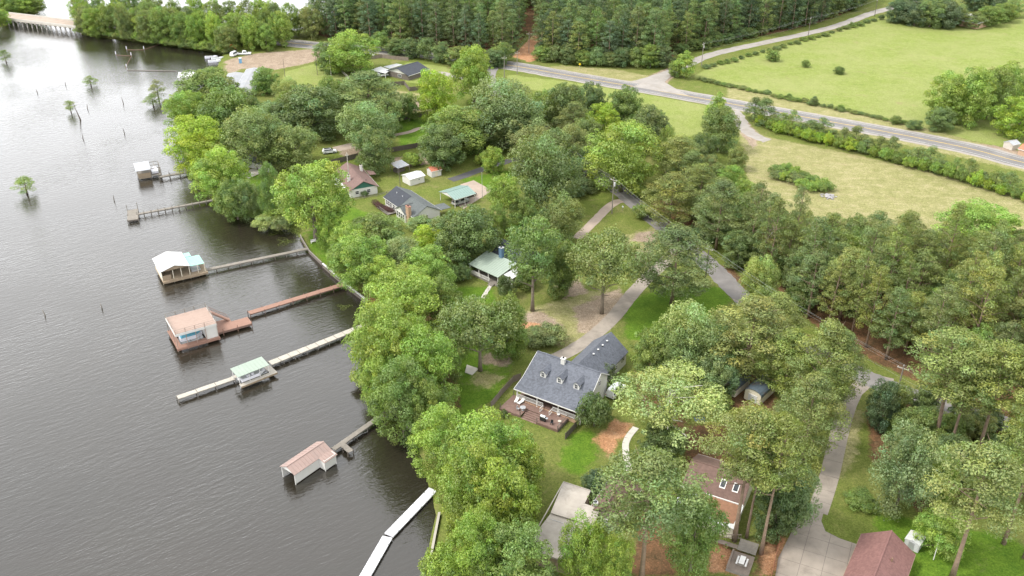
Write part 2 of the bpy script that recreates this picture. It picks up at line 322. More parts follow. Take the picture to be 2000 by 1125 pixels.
big = noise(n, l, 0.05, 4, 0.6, pos); mid = noise(n, l, 0.35, 4, 0.65, pos); fine = noise(n, l, 1.7, 6, 0.82, pos); edge = noise(n, l, 0.34, 9, 0.82, pos, 0.6)
def tone(*stops): return ramp(n, l, math_(n, l, 'ADD', math_(n, l, 'MULTIPLY', mid.outputs[0], 0.45), math_(n, l, 'MULTIPLY', fine.outputs[0], 0.55)), stops).outputs[0]
def cover(attr, base, colour, k=0.9, gain=1.0):
    a = n.new('ShaderNodeAttribute'); a.attribute_name = attr
    v = math_(n, l, 'ADD', math_(n, l, 'MULTIPLY', a.outputs['Fac'], gain), math_(n, l, 'MULTIPLY', math_(n, l, 'SUBTRACT', edge.outputs[0], 0.5), k))
    f = ramp(n, l, v, [(0.4, (0, 0, 0)), (0.66, (1, 1, 1))]).outputs[0]
    f = math_(n, l, 'MULTIPLY', f, ramp(n, l, a.outputs['Fac'], [(0.02, (0, 0, 0)), (0.2, (1, 1, 1))]).outputs[0])
    return mixc(n, l, f, base, colour)
c = tone((0.32, (0.075, 0.105, 0.02)), (0.5, (0.11, 0.14, 0.03)), (0.68, (0.155, 0.165, 0.05)))
c = mixc(n, l, ramp(n, l, big.outputs[0], [(0.42, (0, 0, 0)), (0.66, (0.7, 0.7, 0.7))]).outputs[0], c, tone((0.35, (0.10, 0.12, 0.03)), (0.7, (0.19, 0.175, 0.07))))
c = cover('lush', c, tone((0.35, (0.055, 0.115, 0.012)), (0.65, (0.11, 0.18, 0.02))), 1.6)
mo0 = n.new('ShaderNodeMapping'); mo0.inputs['Rotation'].default_value = (0, 0, 0.12); l.new(pos, mo0.inputs['Vector'])
mow = n.new('ShaderNodeMapping'); mow.inputs['Scale'].default_value = (0.07, 0.9, 1); l.new(mo0.outputs[0], mow.inputs['Vector'])
rows = noise(n, l, 0.7, 4, 0.7, mow.outputs[0], 1.2)
pc = tone((0.3, (0.12, 0.165, 0.035)), (0.5, (0.175, 0.215, 0.055)), (0.7, (0.24, 0.255, 0.10)))
pc = mixc(n, l, ramp(n, l, big.outputs[0], [(0.4, (0, 0, 0)), (0.65, (0.6, 0.6, 0.6))]).outputs[0], pc, (0.225, 0.24, 0.095))
c = cover('pasture', c, pc, 0.4)
fc = tone((0.32, (0.135, 0.145, 0.05)), (0.5, (0.23, 0.22, 0.10)), (0.68, (0.34, 0.295, 0.18)))
fc = mixc(n, l, ramp(n, l, rows.outputs[0], [(0.45, (0, 0, 0)), (0.7, (0.5, 0.5, 0.5))]).outputs[0], fc, (0.15, 0.165, 0.05))
c = cover('field', c, fc, 1.5)
c = cover('needles', c, tone((0.32, (0.05, 0.042, 0.022)), (0.5, (0.12, 0.07, 0.038)), (0.7, (0.22, 0.11, 0.06))), 1.4)
c = cover('dirt', c, tone((0.3, (0.17, 0.13, 0.095)), (0.5, (0.255, 0.2, 0.15)), (0.72, (0.38, 0.315, 0.25))), 1.7)
c = cover('clay', c, tone((0.3, (0.27, 0.13, 0.065)), (0.5, (0.37, 0.2, 0.11)), (0.72, (0.47, 0.31, 0.2))), 1.5)
spk = noise(n, l, 3.3, 5, 0.85, pos)
c = mixc(n, l, 1.0, c, ramp(n, l, spk.outputs[0], [(0.34, (0.55, 0.58, 0.52)), (0.5, (1, 1, 1)), (0.66, (1.55, 1.5, 1.5))]).outputs[0], 'MULTIPLY')
wear = noise(n, l, 0.13, 6, 0.75, pos, 0.8)
c = mixc(n, l, ramp(n, l, wear.outputs[0], [(0.56, (0, 0, 0)), (0.74, (0.55, 0.55, 0.55))]).outputs[0], c, (0.235, 0.185, 0.105))
l.new(c, b.inputs['Base Color'])
bm_ = n.new('ShaderNodeBump'); bm_.inputs['Strength'].default_value = 0.5; bm_.inputs['Distance'].default_value = 0.15
l.new(fine.outputs[0], bm_.inputs['Height']); l.new(bm_.outputs[0], b.inputs['Normal'])
l.new(b.outputs[0], out.inputs[0])
me.materials.append(m)
tag(link('ground', me), kind='structure')

# ------------------------------------------------------------------ the lake
m, n, l, out = nodes_of('water')
b = n.new('ShaderNodeBsdfPrincipled'); b.inputs['Roughness'].default_value = 0.06; b.inputs['IOR'].default_value = 1.333; b.inputs['Coat Weight'].default_value = 0.85; b.inputs['Coat IOR'].default_value = 1.66; b.inputs['Coat Roughness'].default_value = 0.08
geo = n.new('ShaderNodeNewGeometry'); pos = geo.outputs['Position']
t0 = noise(n, l, 0.012, 4, 0.6, pos)
l.new(ramp(n, l, t0.outputs[0], [(0.35, (0.018, 0.0158, 0.0115)), (0.65, (0.025, 0.021, 0.0145))]).outputs[0], b.inputs['Base Color'])
def waves(rot, sx, sy, scale, dist):
    m0 = n.new('ShaderNodeMapping'); m0.inputs['Rotation'].default_value = (0, 0, rot); l.new(pos, m0.inputs['Vector'])
    mp = n.new('ShaderNodeMapping'); mp.inputs['Scale'].default_value = (sx, sy, 1); l.new(m0.outputs[0], mp.inputs['Vector']); return noise(n, l, scale, 3, 0.55, mp.outputs[0], dist).outputs[0]
wsum = math_(n, l, 'ADD', math_(n, l, 'MULTIPLY', waves(-0.62, 0.26, 1.0, 1.25, 0.5), 0.62), math_(n, l, 'MULTIPLY', waves(-0.38, 0.42, 1.0, 2.6, 0.4), 0.26))
wsum = math_(n, l, 'ADD', wsum, math_(n, l, 'MULTIPLY', waves(0.5, 0.6, 1.0, 3.4, 0.3), 0.12))
calm = ramp(n, l, noise(n, l, 0.03, 3, 0.5, pos).outputs[0], [(0.38, (0.4, 0.4, 0.4)), (0.62, (1, 1, 1))]).outputs[0]
bm_ = n.new('ShaderNodeBump'); bm_.inputs['Distance'].default_value = 0.2
l.new(calm, bm_.inputs['Strength']); l.new(wsum, bm_.inputs['Height']); l.new(bm_.outputs[0], b.inputs['Normal']); l.new(bm_.outputs[0], b.inputs['Coat Normal'])
l.new(b.outputs[0], out.inputs[0])
mb = MB(); mb.add([(-5000, -500, 0), (1500, -500, 0), (1500, 6800, 0), (-5000, 6800, 0)], [(0, 1, 2, 3)])
struct('water', mb, 'water')

# ------------------------------------------------------------------ roads, drives and paths
def strip_pts(px, z=ZL, step=3.0):
    """polyline of pixels -> evenly spaced smooth ground points"""
    p = [g(x, y, z) for x, y in px]; out_ = []
    for i in range(len(p) - 1):
        p0, p1, p2, p3 = p[max(i - 1, 0)], p[i], p[i + 1], p[min(i + 2, len(p) - 1)]
        k = max(1, int((p2 - p1).length / step))
        for j in range(k):
            t = j / k
            out_.append(0.5 * ((2 * p1) + (p2 - p0) * t + (2 * p0 - 5 * p1 + 4 * p2 - p3) * t * t + (3 * p1 - p0 - 3 * p2 + p3) * t ** 3))
    return out_ + [p[-1]]
def ribbon(mb, pts, w0, w1, dz, z=None, dash=None, jag=0.0, seed=0):
    rnd = random.Random(seed); v = []
    for i, p in enumerate(pts):
        d = pts[min(i + 1, len(pts) - 1)] - pts[max(i - 1, 0)]; d.z = 0; d.normalize(); s = Vector((d.y, -d.x, 0))
        a, c_ = w0 + rnd.uniform(-jag, jag), w1 + rnd.uniform(-jag, jag)
        v += [(p + s * a) + Vector((0, 0, dz)), (p + s * c_) + Vector((0, 0, dz))]
    f = [(2 * i, 2 * i + 1, 2 * i + 3, 2 * i + 2) for i in range(len(pts) - 1) if not dash or (i % dash[0]) < dash[1]]
    f = [q if (Vector(v[q[1]]) - Vector(v[q[0]])).cross(Vector(v[q[3]]) - Vector(v[q[0]])).z > 0 else q[::-1] for q in f]
    mb.add(v, f); return mb
hw = strip_pts(HW)
sh = struct('highway_shoulder', ribbon(MB(), hw, -6.3, 6.3, 0.03, jag=0.3), 'gravel')
rd = struct('highway', ribbon(MB(), hw, -4.6, 4.6, 0.06), 'asphalt')
for a in (-0.16, 0.16): struct('centre_line', ribbon(MB(), hw, a - 0.07, a + 0.07, 0.08), 'paint_yellow', rd)
for a in (-3.6, 3.6): struct('edge_line', ribbon(MB(), hw, a - 0.06, a + 0.06, 0.08), 'paint_white', rd)
lo = strip_pts(LOCAL)
struct('local_road', ribbon(MB(), strip_pts(LOCAL, step=1.2), -2.8, 2.8, 0.045, jag=0.22), 'asphalt_old')
GR = [(1225, 166), (1275, 153), (1320, 136), (1360, 118), (1400, 104), (1480, 86), (1560, 69), (1640, 49), (1700, 27), (1760, 10), (1850, -20)]
struct('gravel_road', ribbon(MB(), strip_pts(GR), -2.8, 2.8, 0.05, jag=0.3), 'gravel')
mb = MB(); mb.slab([tuple(g(x, y, ZL + 0.09)) for x, y in [(1235, 169), (1262, 160), (1285, 148), (1312, 148), (1298, 160), (1318, 172), (1345, 187)]][::-1], 0.05)
struct('road_junction', mb, 'gravel')
def path(name, px, w, mat, dz=0.035, jag=0.08, seed=1): return struct(name, ribbon(MB(), strip_pts(px, step=1.5), -w / 2, w / 2, dz, jag=jag, seed=seed), mat)
path('house_driveway', [(1085, 700), (1120, 682), (1160, 655), (1200, 618), (1230, 580), (1262, 545), (1290, 520), (1330, 478)], 3.6, 'drive_concrete', 0.04)
path('curved_driveway', [(1126, 466), (1145, 448), (1168, 425), (1192, 402), (1215, 392), (1250, 398)], 2.9, 'gravel_pink', 0.04)
path('asphalt_driveway', [(880, 352), (905, 344), (935, 333), (970, 322), (1010, 312), (1060, 322), (1110, 345), (1160, 342)], 3.4, 'asphalt_dark', 0.04)
path('gravel_lane', [(1432, 216), (1443, 230), (1452, 248), (1470, 264), (1500, 275)], 5.0, 'gravel', 0.02, 0.5)
ld_ = strip_pts([(1745, 748), (1700, 738), (1668, 765), (1648, 815), (1634, 870), (1620, 930), (1604, 980), (1597, 1000)], step=3.6)
dv = struct('long_driveway', ribbon(MB(), ld_, -1.62, 1.62, 0.008), 'wood_dark')
for i in range(len(ld_) - 1):
    mb = MB(); ribbon(mb, [ld_[i].lerp(ld_[i + 1], 0.008), ld_[i].lerp(ld_[i + 1], 0.5), ld_[i].lerp(ld_[i + 1], 0.992)], -1.65, 1.65, 0.024 + 0.006 * (i % 2)); link('concrete_panel', mb.mesh('concrete_panel', 'drive_concrete'), dv)
path('dirt_drive', [(770, 264), (800, 258), (830, 250), (900, 262), (960, 262)], 2.4, 'gravel_pink', 0.035)
path('carport_driveway', [(785, 150), (820, 148), (860, 142), (890, 150), (950, 160)], 3.4, 'gravel', 0.035)
path('parking_strip', [(655, 292), (690, 284), (720, 282)], 5.0, 'gravel_pink', 0.03)
def pad(name, px, mat, dz): return struct(name, MB().slab([tuple(g(x, y, ZL + dz)) for x, y in px], 0.2), mat)
def clip(poly, x0, x1, y0, y1):
    for ax, lim, sg in ((0, x0, 1), (0, x1, -1), (1, y0, 1), (1, y1, -1)):
        out_ = []
        for i in range(len(poly)):
            a, c_ = poly[i - 1], poly[i]; da, dc = (a[ax] - lim) * sg, (c_[ax] - lim) * sg
            if (da < 0) != (dc < 0): t = da / (da - dc); out_.append((a[0] + (c_[0] - a[0]) * t, a[1] + (c_[1] - a[1]) * t))
            if dc >= 0: out_.append(c_)
        poly = out_
        if len(poly) < 3: return []
    return poly
def paved(name, px, mat, dz, size, rot):
    """concrete poured in panels with open joints"""
    pts = [g(x, y) for x, y in px]; ca, sa = math.cos(rot), math.sin(rot); loc = [(p.x * ca + p.y * sa, -p.x * sa + p.y * ca) for p in pts]; rnd = random.Random(2)
    base = struct(name, MB().slab([(p.x, p.y, ZL + dz - 0.02) for p in pts], 0.1), 'wood_dark')
    xs, ys = [q[0] for q in loc], [q[1] for q in loc]; x = min(xs)
    while x < max(xs):
        y = min(ys)
        while y < max(ys):
            c_ = clip(loc, x + 0.03, x + size - 0.03, y + 0.03, y + size - 0.03)
            if len(c_) > 2: o = link('concrete_panel', MB().slab([(u * ca - v * sa, u * sa + v * ca, ZL + dz + rnd.uniform(0, 0.012)) for u, v in c_], 0.06).mesh('concrete_panel', mat), base)
            y += size
        x += size
    return base
paved('concrete_parking', [(1505, 1180), (1520, 1090), (1548, 1035), (1572, 1000), (1610, 995), (1604, 1018), (1612, 1038), (1640, 1052), (1675, 1064), (1700, 1070), (1690, 1180)], 'drive_concrete', 0.06, 3.4, -0.45)
pad('concrete_apron', [(882, 392), (905, 408), (962, 372), (925, 352), (900, 360)], 'gravel_pink', 0.06)
pad('concrete_slab', [(908, 727), (922, 732), (935, 720), (912, 712)], 'concrete_pale', 0.12)
ft = strip_pts([(1242, 835), (1222, 866), (1228, 920)], step=1.15)
fp = struct('footpath', ribbon(MB(), ft, -0.6, 0.6, 0.02), 'wood_dark')
for i in range(len(ft) - 1):
    a, c_ = ft[i].lerp(ft[i + 1], 0.015), ft[i].lerp(ft[i + 1], 0.985); link('paving_slab', MB().beam(a + Vector((0, 0, 0.03 + 0.004 * (i % 3))), c_ + Vector((0, 0, 0.03 + 0.004 * (i % 3))), 1.25, 0.09).mesh('paving_slab', 'concrete_pale'), fp)

# ------------------------------------------------------------------ trees: prototypes of leaf-sized faces
def leaf_mesh(name, Pt, N, S, tint, asp=0.62, rng=None, mat='leaf'):
    n = len(Pt); r = rng.normal(size=(n, 3)); N = N / np.linalg.norm(N, axis=1, keepdims=True)
    T = np.cross(N, r); T /= np.linalg.norm(T, axis=1, keepdims=True); B = np.cross(N, T)
    S = S[:, None]; bend = N * S * 0.18
    V = np.stack([Pt + T * S - bend, Pt + B * S * asp + bend, Pt - T * S - bend, Pt - B * S * asp + bend], 1).reshape(-1, 3)
    me = bpy.data.meshes.new(name); me.vertices.add(4 * n); me.vertices.foreach_set('co', V.ravel())
    me.loops.add(4 * n); me.loops.foreach_set('vertex_index', np.arange(4 * n))
    me.polygons.add(n); me.polygons.foreach_set('loop_start', np.arange(0, 4 * n, 4)); me.polygons.foreach_set('loop_total', np.full(n, 4))
    a = me.attributes.new('tint', 'FLOAT_COLOR', 'POINT')
    a.data.foreach_set('color', np.repeat(np.concatenate([tint, np.ones((n, 1))], 1), 4, axis=0).ravel().astype(np.float32))
    me.update(); me.materials.append(MATS[mat]); return me
def puff(rng, cen, rad, dens, size, flat=0.8, up=0.25, keep_low=0.35):
    """leaves on the shell of a lumpy puff"""
    out = []
    for c, r in zip(cen, rad):
        k = int(dens * 1.45 * r * r * 12.6); d = rng.normal(size=(k, 3)); d /= np.linalg.norm(d, axis=1, keepdims=True)
        low = d[:, 2] < -0.25; d = d[~low | (rng.random(k) < keep_low)]
        ph = rng.uniform(0, 6.28, 3); bumps = 1 + 0.16 * np.sin(5 * d[:, 0] + ph[0]) * np.sin(5 * d[:, 1] + ph[1]) + 0.1 * np.sin(9 * d[:, 2] + 7 * d[:, 0] + ph[2])
        rr = r * bumps * (1 - 0.42 * rng.random(len(d)) ** 2.2)
        p = c + d * rr[:, None] * np.array([1, 1, flat])
        nn = d * 0.85 + rng.normal(size=d.shape) * 0.42 + np.array([0, 0, up])
        lt = rng.normal(1, 0.15); hue = rng.normal(0, 0.07)
        t = lt * (1 + rng.normal(0, 0.13, len(d)))
        tint = np.stack([t * (1 + hue + rng.normal(0, 0.05, len(d))), t, t * (1 - hue)], 1).clip(0.3, 2)
        out.append((p, nn, size * 0.72 * (0.6 + 0.8 * rng.random(len(d))), tint))
    return [np.concatenate(x) for x in zip(*out)]
def fib(n, rng, zmin=-0.6):
    i = np.arange(n) + 0.5; z = 1 - (1 - zmin) * i / n; a = i * 2.399963 + rng.uniform(0, 6.28)
    r = np.sqrt(np.clip(1 - z * z, 0, 1)); d = np.stack([r * np.cos(a), r * np.sin(a), z], 1) + rng.normal(0, 0.13, (n, 3))
    return d / np.linalg.norm(d, axis=1, keepdims=True)
def trunk_mesh(rng, H, r0, ctop, limbs, mat, lean=0.02, spread=4.0, limb_from=0.35):
    mb = MB(); k = 7; bend = rng.normal(0, lean * H, 2)
    def ax(t): return Vector((bend[0] * t * t, bend[1] * t * t, H * ctop * t))
    mb.tube([ax(t) for t in np.linspace(0, 1, k)], [r0 * (1.35 if i == 0 else 1 - 0.75 * i / (k - 1)) for i in range(k)], 7)
    for j in range(limbs):
        t = limb_from + (0.97 - limb_from) * (j + rng.random() * 0.8) / limbs; a = j * 2.4 + rng.uniform(-0.5, 0.5); p = ax(t)
        L = spread * (1.0 - 0.35 * t) * rng.uniform(0.7, 1.05); d = Vector((math.cos(a), math.sin(a), 0))
        q = p + d * L * 0.5 + Vector((0, 0, L * rng.uniform(0.18, 0.4))); e = q + d * L * 0.5 + Vector((rng.normal(0, 0.3), rng.normal(0, 0.3), L * rng.uniform(0.2, 0.45)))
        rr = r0 * (1 - 0.75 * t) * 0.55; mb.tube([p, q, e], [rr, rr * 0.7, rr * 0.25], 5, False)
    return mb.mesh('trunk', mat, True)
PROTO = {}
def broadleaf(key, seeds, H, R, lo, n, lobe, dens, size, limbs=9, mat='bark', flat=0.85, r0=0.32, zmin=-0.55, jitter=0.22, shape='round', spread=None):
    for s in range(seeds):
        rng = np.random.default_rng(sum(map(ord, key)) * 31 + s)
        d = fib(n, rng, zmin); zc = H * (lo + 1) / 2; hz = H * (1 - lo) / 2
        az = np.arctan2(d[:, 1], d[:, 0]); p1, p2 = rng.uniform(0, 6.28, 2)
        wob = 1 + jitter * np.sin(2 * az + p1) * 0.6 + jitter * np.sin(3 * az + 4 * d[:, 2] + p2) + rng.normal(0, jitter * 0.5, n)
        k = np.clip(wob, 0.55, 1.25) * 0.8
        xy = R * k
        if shape == 'cone': xy = xy * (1.05 - 0.75 * (d[:, 2] + 0.55) / 1.55)
        if shape == 'egg': xy = xy * (1.08 - 0.32 * (d[:, 2] + 0.5))
        cen = np.stack([d[:, 0] * xy, d[:, 1] * xy, zc + d[:, 2] * (hz - lobe * R * 0.8) * np.clip(k / 0.8, 0.8, 1.12)], 1)
        rad = R * lobe * rng.uniform(0.5, 1.45, n)
        nt_ = n // 2; dt = fib(nt_, rng, max(zmin, -0.3)); kt = rng.uniform(0.92, 1.12, nt_); tips = np.stack([dt[:, 0] * R * kt, dt[:, 1] * R * kt, zc + dt[:, 2] * hz * rng.uniform(0.9, 1.06, nt_)], 1)
        if shape != 'round': tips = tips[:0]; nt_ = 0
        ni = n // 3; ci = np.stack([rng.normal(0, R * 0.32, ni), rng.normal(0, R * 0.32, ni), zc + rng.normal(0, hz * 0.3, ni)], 1)
        A = puff(rng, np.concatenate([cen, ci, tips]), np.concatenate([rad, R * lobe * rng.uniform(0.8, 1.2, ni), R * lobe * rng.uniform(0.28, 0.6, nt_)]), dens, size, flat)
        cr = leaf_mesh('crown', *A, rng=rng)
        tr = trunk_mesh(rng, H, r0, min(0.86, lo + 0.62), limbs, mat, 0.025, (spread or R * 0.85), max(0.2, lo * 0.9))
        PROTO.setdefault(key, []).append((cr, tr, H, R))
broadleaf('oak', 4, 15, 6.0, -0.04, 76, 0.24, 8.0, 0.25, zmin=-0.9, jitter=0.3)
broadleaf('gum', 4, 15, 6.0, -0.05, 88, 0.21, 9.5, 0.215, jitter=0.32, zmin=-0.9)
broadleaf('lawn_oak', 1, 15, 6.0, 0.14, 90, 0.2, 10.0, 0.215, jitter=0.2, zmin=-0.75, r0=0.45)
broadleaf('sage', 3, 15, 6.0, 0.0, 80, 0.22, 7.5, 0.22, flat=1.0, jitter=0.34, zmin=-0.8)
broadleaf('ash', 2, 18, 5.2, 0.27, 60, 0.24, 6.5, 0.24, limbs=12, jitter=0.34, r0=0.36)
broadleaf('open', 2, 14, 6.6, 0.28, 56, 0.2, 6.0, 0.24, limbs=16, jitter=0.36, r0=0.34, zmin=-0.3)
broadleaf('sycamore', 2, 15, 6.4, 0.30, 50, 0.21, 7.5, 0.21, limbs=20, mat='bark_pale', jitter=0.42, r0=0.62, zmin=-0.1)
broadleaf('cone', 2, 9, 2.6, 0.03, 46, 0.3, 16.0, 0.17, limbs=5, shape='cone', r0=0.16, zmin=-0.9)
broadleaf('bush', 3, 3.2, 2.2, -0.1, 26, 0.34, 30.0, 0.13, limbs=4, r0=0.09, zmin=-0.35)
broadleaf('thicket', 2, 5.6, 3.0, -0.05, 40, 0.28, 20.0, 0.16, limbs=5, r0=0.12, zmin=-0.7, shape='egg')
def pine(key, seeds, H, R, lo, n, lobe, dens, size, r0=0.27, limbs=14, dome=0.7, jitter=0.3, mat='bark_pine'):
    """puffs of needles at the ends of whorled limbs, bare stem below"""
    for s in range(seeds):
        rng = np.random.default_rng(sum(map(ord, key)) * 17 + s); cen = []; rad = []
        for i in range(n):
            t = (i + rng.random()) / n                     # 0 at the crown base, 1 at the tip
            env = R * (min(1.0, 0.55 + 1.3 * t) if t < 0.4 else max(0.12, 1 - ((t - 0.4) / 0.62) ** (2.2 * dome)))
            a = i * 2.399963 + rng.normal(0, 0.3); q = env * (1 if rng.random() < 0.72 else rng.uniform(0.2, 0.8)) * rng.uniform(0.72, 1.0 + jitter * 0.5)
            cen.append((q * math.cos(a), q * math.sin(a), H * (lo + (0.97 - lo) * t) + rng.normal(0, 0.35))); rad.append(R * lobe * rng.uniform(0.65, 1.3))
        A = puff(rng, np.array(cen), np.array(rad), dens, size, 0.68, 0.3, 0.25)
        cr = leaf_mesh('crown', *A, asp=0.42, rng=rng)
        tr = trunk_mesh(rng, H, r0, 0.94, limbs, mat, 0.02, R * 0.95, max(0.25, lo - 0.08))
        PROTO.setdefault(key, []).append((cr, tr, H, R))
pine('pine', 4, 22, 4.6, 0.18, 150, 0.235, 9.5, 0.21)
pine('tallpine', 3, 24, 4.6, 0.55, 90, 0.24, 9.5, 0.21, limbs=16, dome=0.9)
pine('woodpine', 5, 21, 4.2, 0.24, 92, 0.22, 9.0, 0.22, dome=0.85)
pine('farpine', 5, 20, 3.0, 0.04, 66, 0.33, 6.5, 0.28, r0=0.2, limbs=4, dome=1.05)
pine('cedar', 3, 6.5, 2.5, 0.0, 50, 0.30, 14, 0.17, r0=0.13, limbs=5, dome=0.75, mat='bark')
pine('cypress', 3, 7, 2.2, 0.22, 36, 0.36, 12, 0.17, r0=0.2, limbs=8, dome=0.9, mat='bark')
def bare(key, H, r0, limbs, mat):
    rng = np.random.default_rng(77 + limbs); mb = MB()
    def grow(p, d, L, r, lev):
        q = p + d * L; mid = p + d * L * 0.5 + Vector(rng.normal(0, L * 0.05, 3)); mb.tube([p, mid, q], [r, r * 0.8, r * 0.55], 5, False)
        if lev == 0: return
        for k in range(3 if lev > 1 else 4):
            a = rng.uniform(0, 6.28); e = (d + Vector((math.cos(a), math.sin(a), rng.uniform(0.1, 0.6))) * rng.uniform(0.5, 0.95)).normalized()
            grow(p + d * L * rng.uniform(0.55, 1.0), e, L * rng.uniform(0.4, 0.62), r * 0.5, lev - 1)
    grow(Vector((0, 0, 0)), Vector((0.05, 0.02, 1)).normalized(), H * 0.5, r0, 3)
    PROTO[key] = [(None, mb.mesh('trunk', mat, True), H, H * 0.3)]
bare('snag', 14, 0.2, 5, 'bark_pale')

COLS = dict(lime=(0.168, 0.232, 0.024), gum=(0.142, 0.2, 0.034), green=(0.109, 0.154, 0.035), oak=(0.1, 0.134, 0.039), dark=(0.078, 0.11, 0.036), olive=(0.124, 0.15, 0.048), sage=(0.12, 0.158, 0.06), pale=(0.168, 0.215, 0.068),
            pine=(0.134, 0.158, 0.042), pineD=(0.104, 0.132, 0.04), far=(0.07, 0.102, 0.044), farG=(0.096, 0.138, 0.044), holly=(0.06, 0.094, 0.04))
COLS = {k: tuple(min(0.45, c * 1.72) for c in v) for k, v in COLS.items()}
RND = random.Random(5)
NAMES = dict(lawn_oak='oak_tree', oak='broadleaf_tree', gum='broadleaf_tree', sage='broadleaf_tree', ash='ash_tree', open='oak_tree', sycamore='sycamore_tree', cone='conical_tree', bush='bush', thicket='thicket', pine='pine_tree', tallpine='pine_tree', woodpine='pine_tree', farpine='pine_tree', cedar='cedar_bush', cypress='cypress_tree', snag='dead_tree')
PLANTED = []
def plant(sp, x, y, z, h, r, col, label, group=None, name=None, cat=None, var=0.07, lean=0.0):
    cr, tr, H0, R0 = RND.choice(PROTO[sp])
    nm = name or NAMES[sp]
    o = thing(nm, label, cat or ('bush' if sp in ('bush', 'thicket', 'cedar') else 'tree'), (x, y, z - 0.05), RND.uniform(0, 6.28), group)
    o.scale = (r / R0, r / R0, h / H0)
    if lean: o.rotation_euler[0] = RND.uniform(-lean, lean); o.rotation_euler[1] = RND.uniform(-lean, lean)
    link('trunk', tr, o)
    if cr:
        c_ = COLS[col] if isinstance(col, str) else col; k = 1 + RND.uniform(-var, var) * 1.5
        cw = link('crown', cr, o); cw.color = (c_[0] * k * (1 + RND.uniform(-var, var)), c_[1] * k, c_[2] * k * (1 + RND.uniform(-var, var) * 2), 1)
    PLANTED.append((x, y, r)); return o
def tree(sp, bx, by, ty, w, col, label, group=None, z=ZL, **kw):
    p = g(bx, by, z); h = max(1.2, (z_at(p.y, ty) - z))
    top = Vector((p.x, p.y, z + 0.6 * h)); r = (1.16 if sp == 'pine' else 1.08) * w / 2 / scale_at(top)
    h = max(1.2, h - 0.12 * r, 0.85 * r)
    return plant(sp, p.x, p.y, z, h, r, col, label, group, **kw)
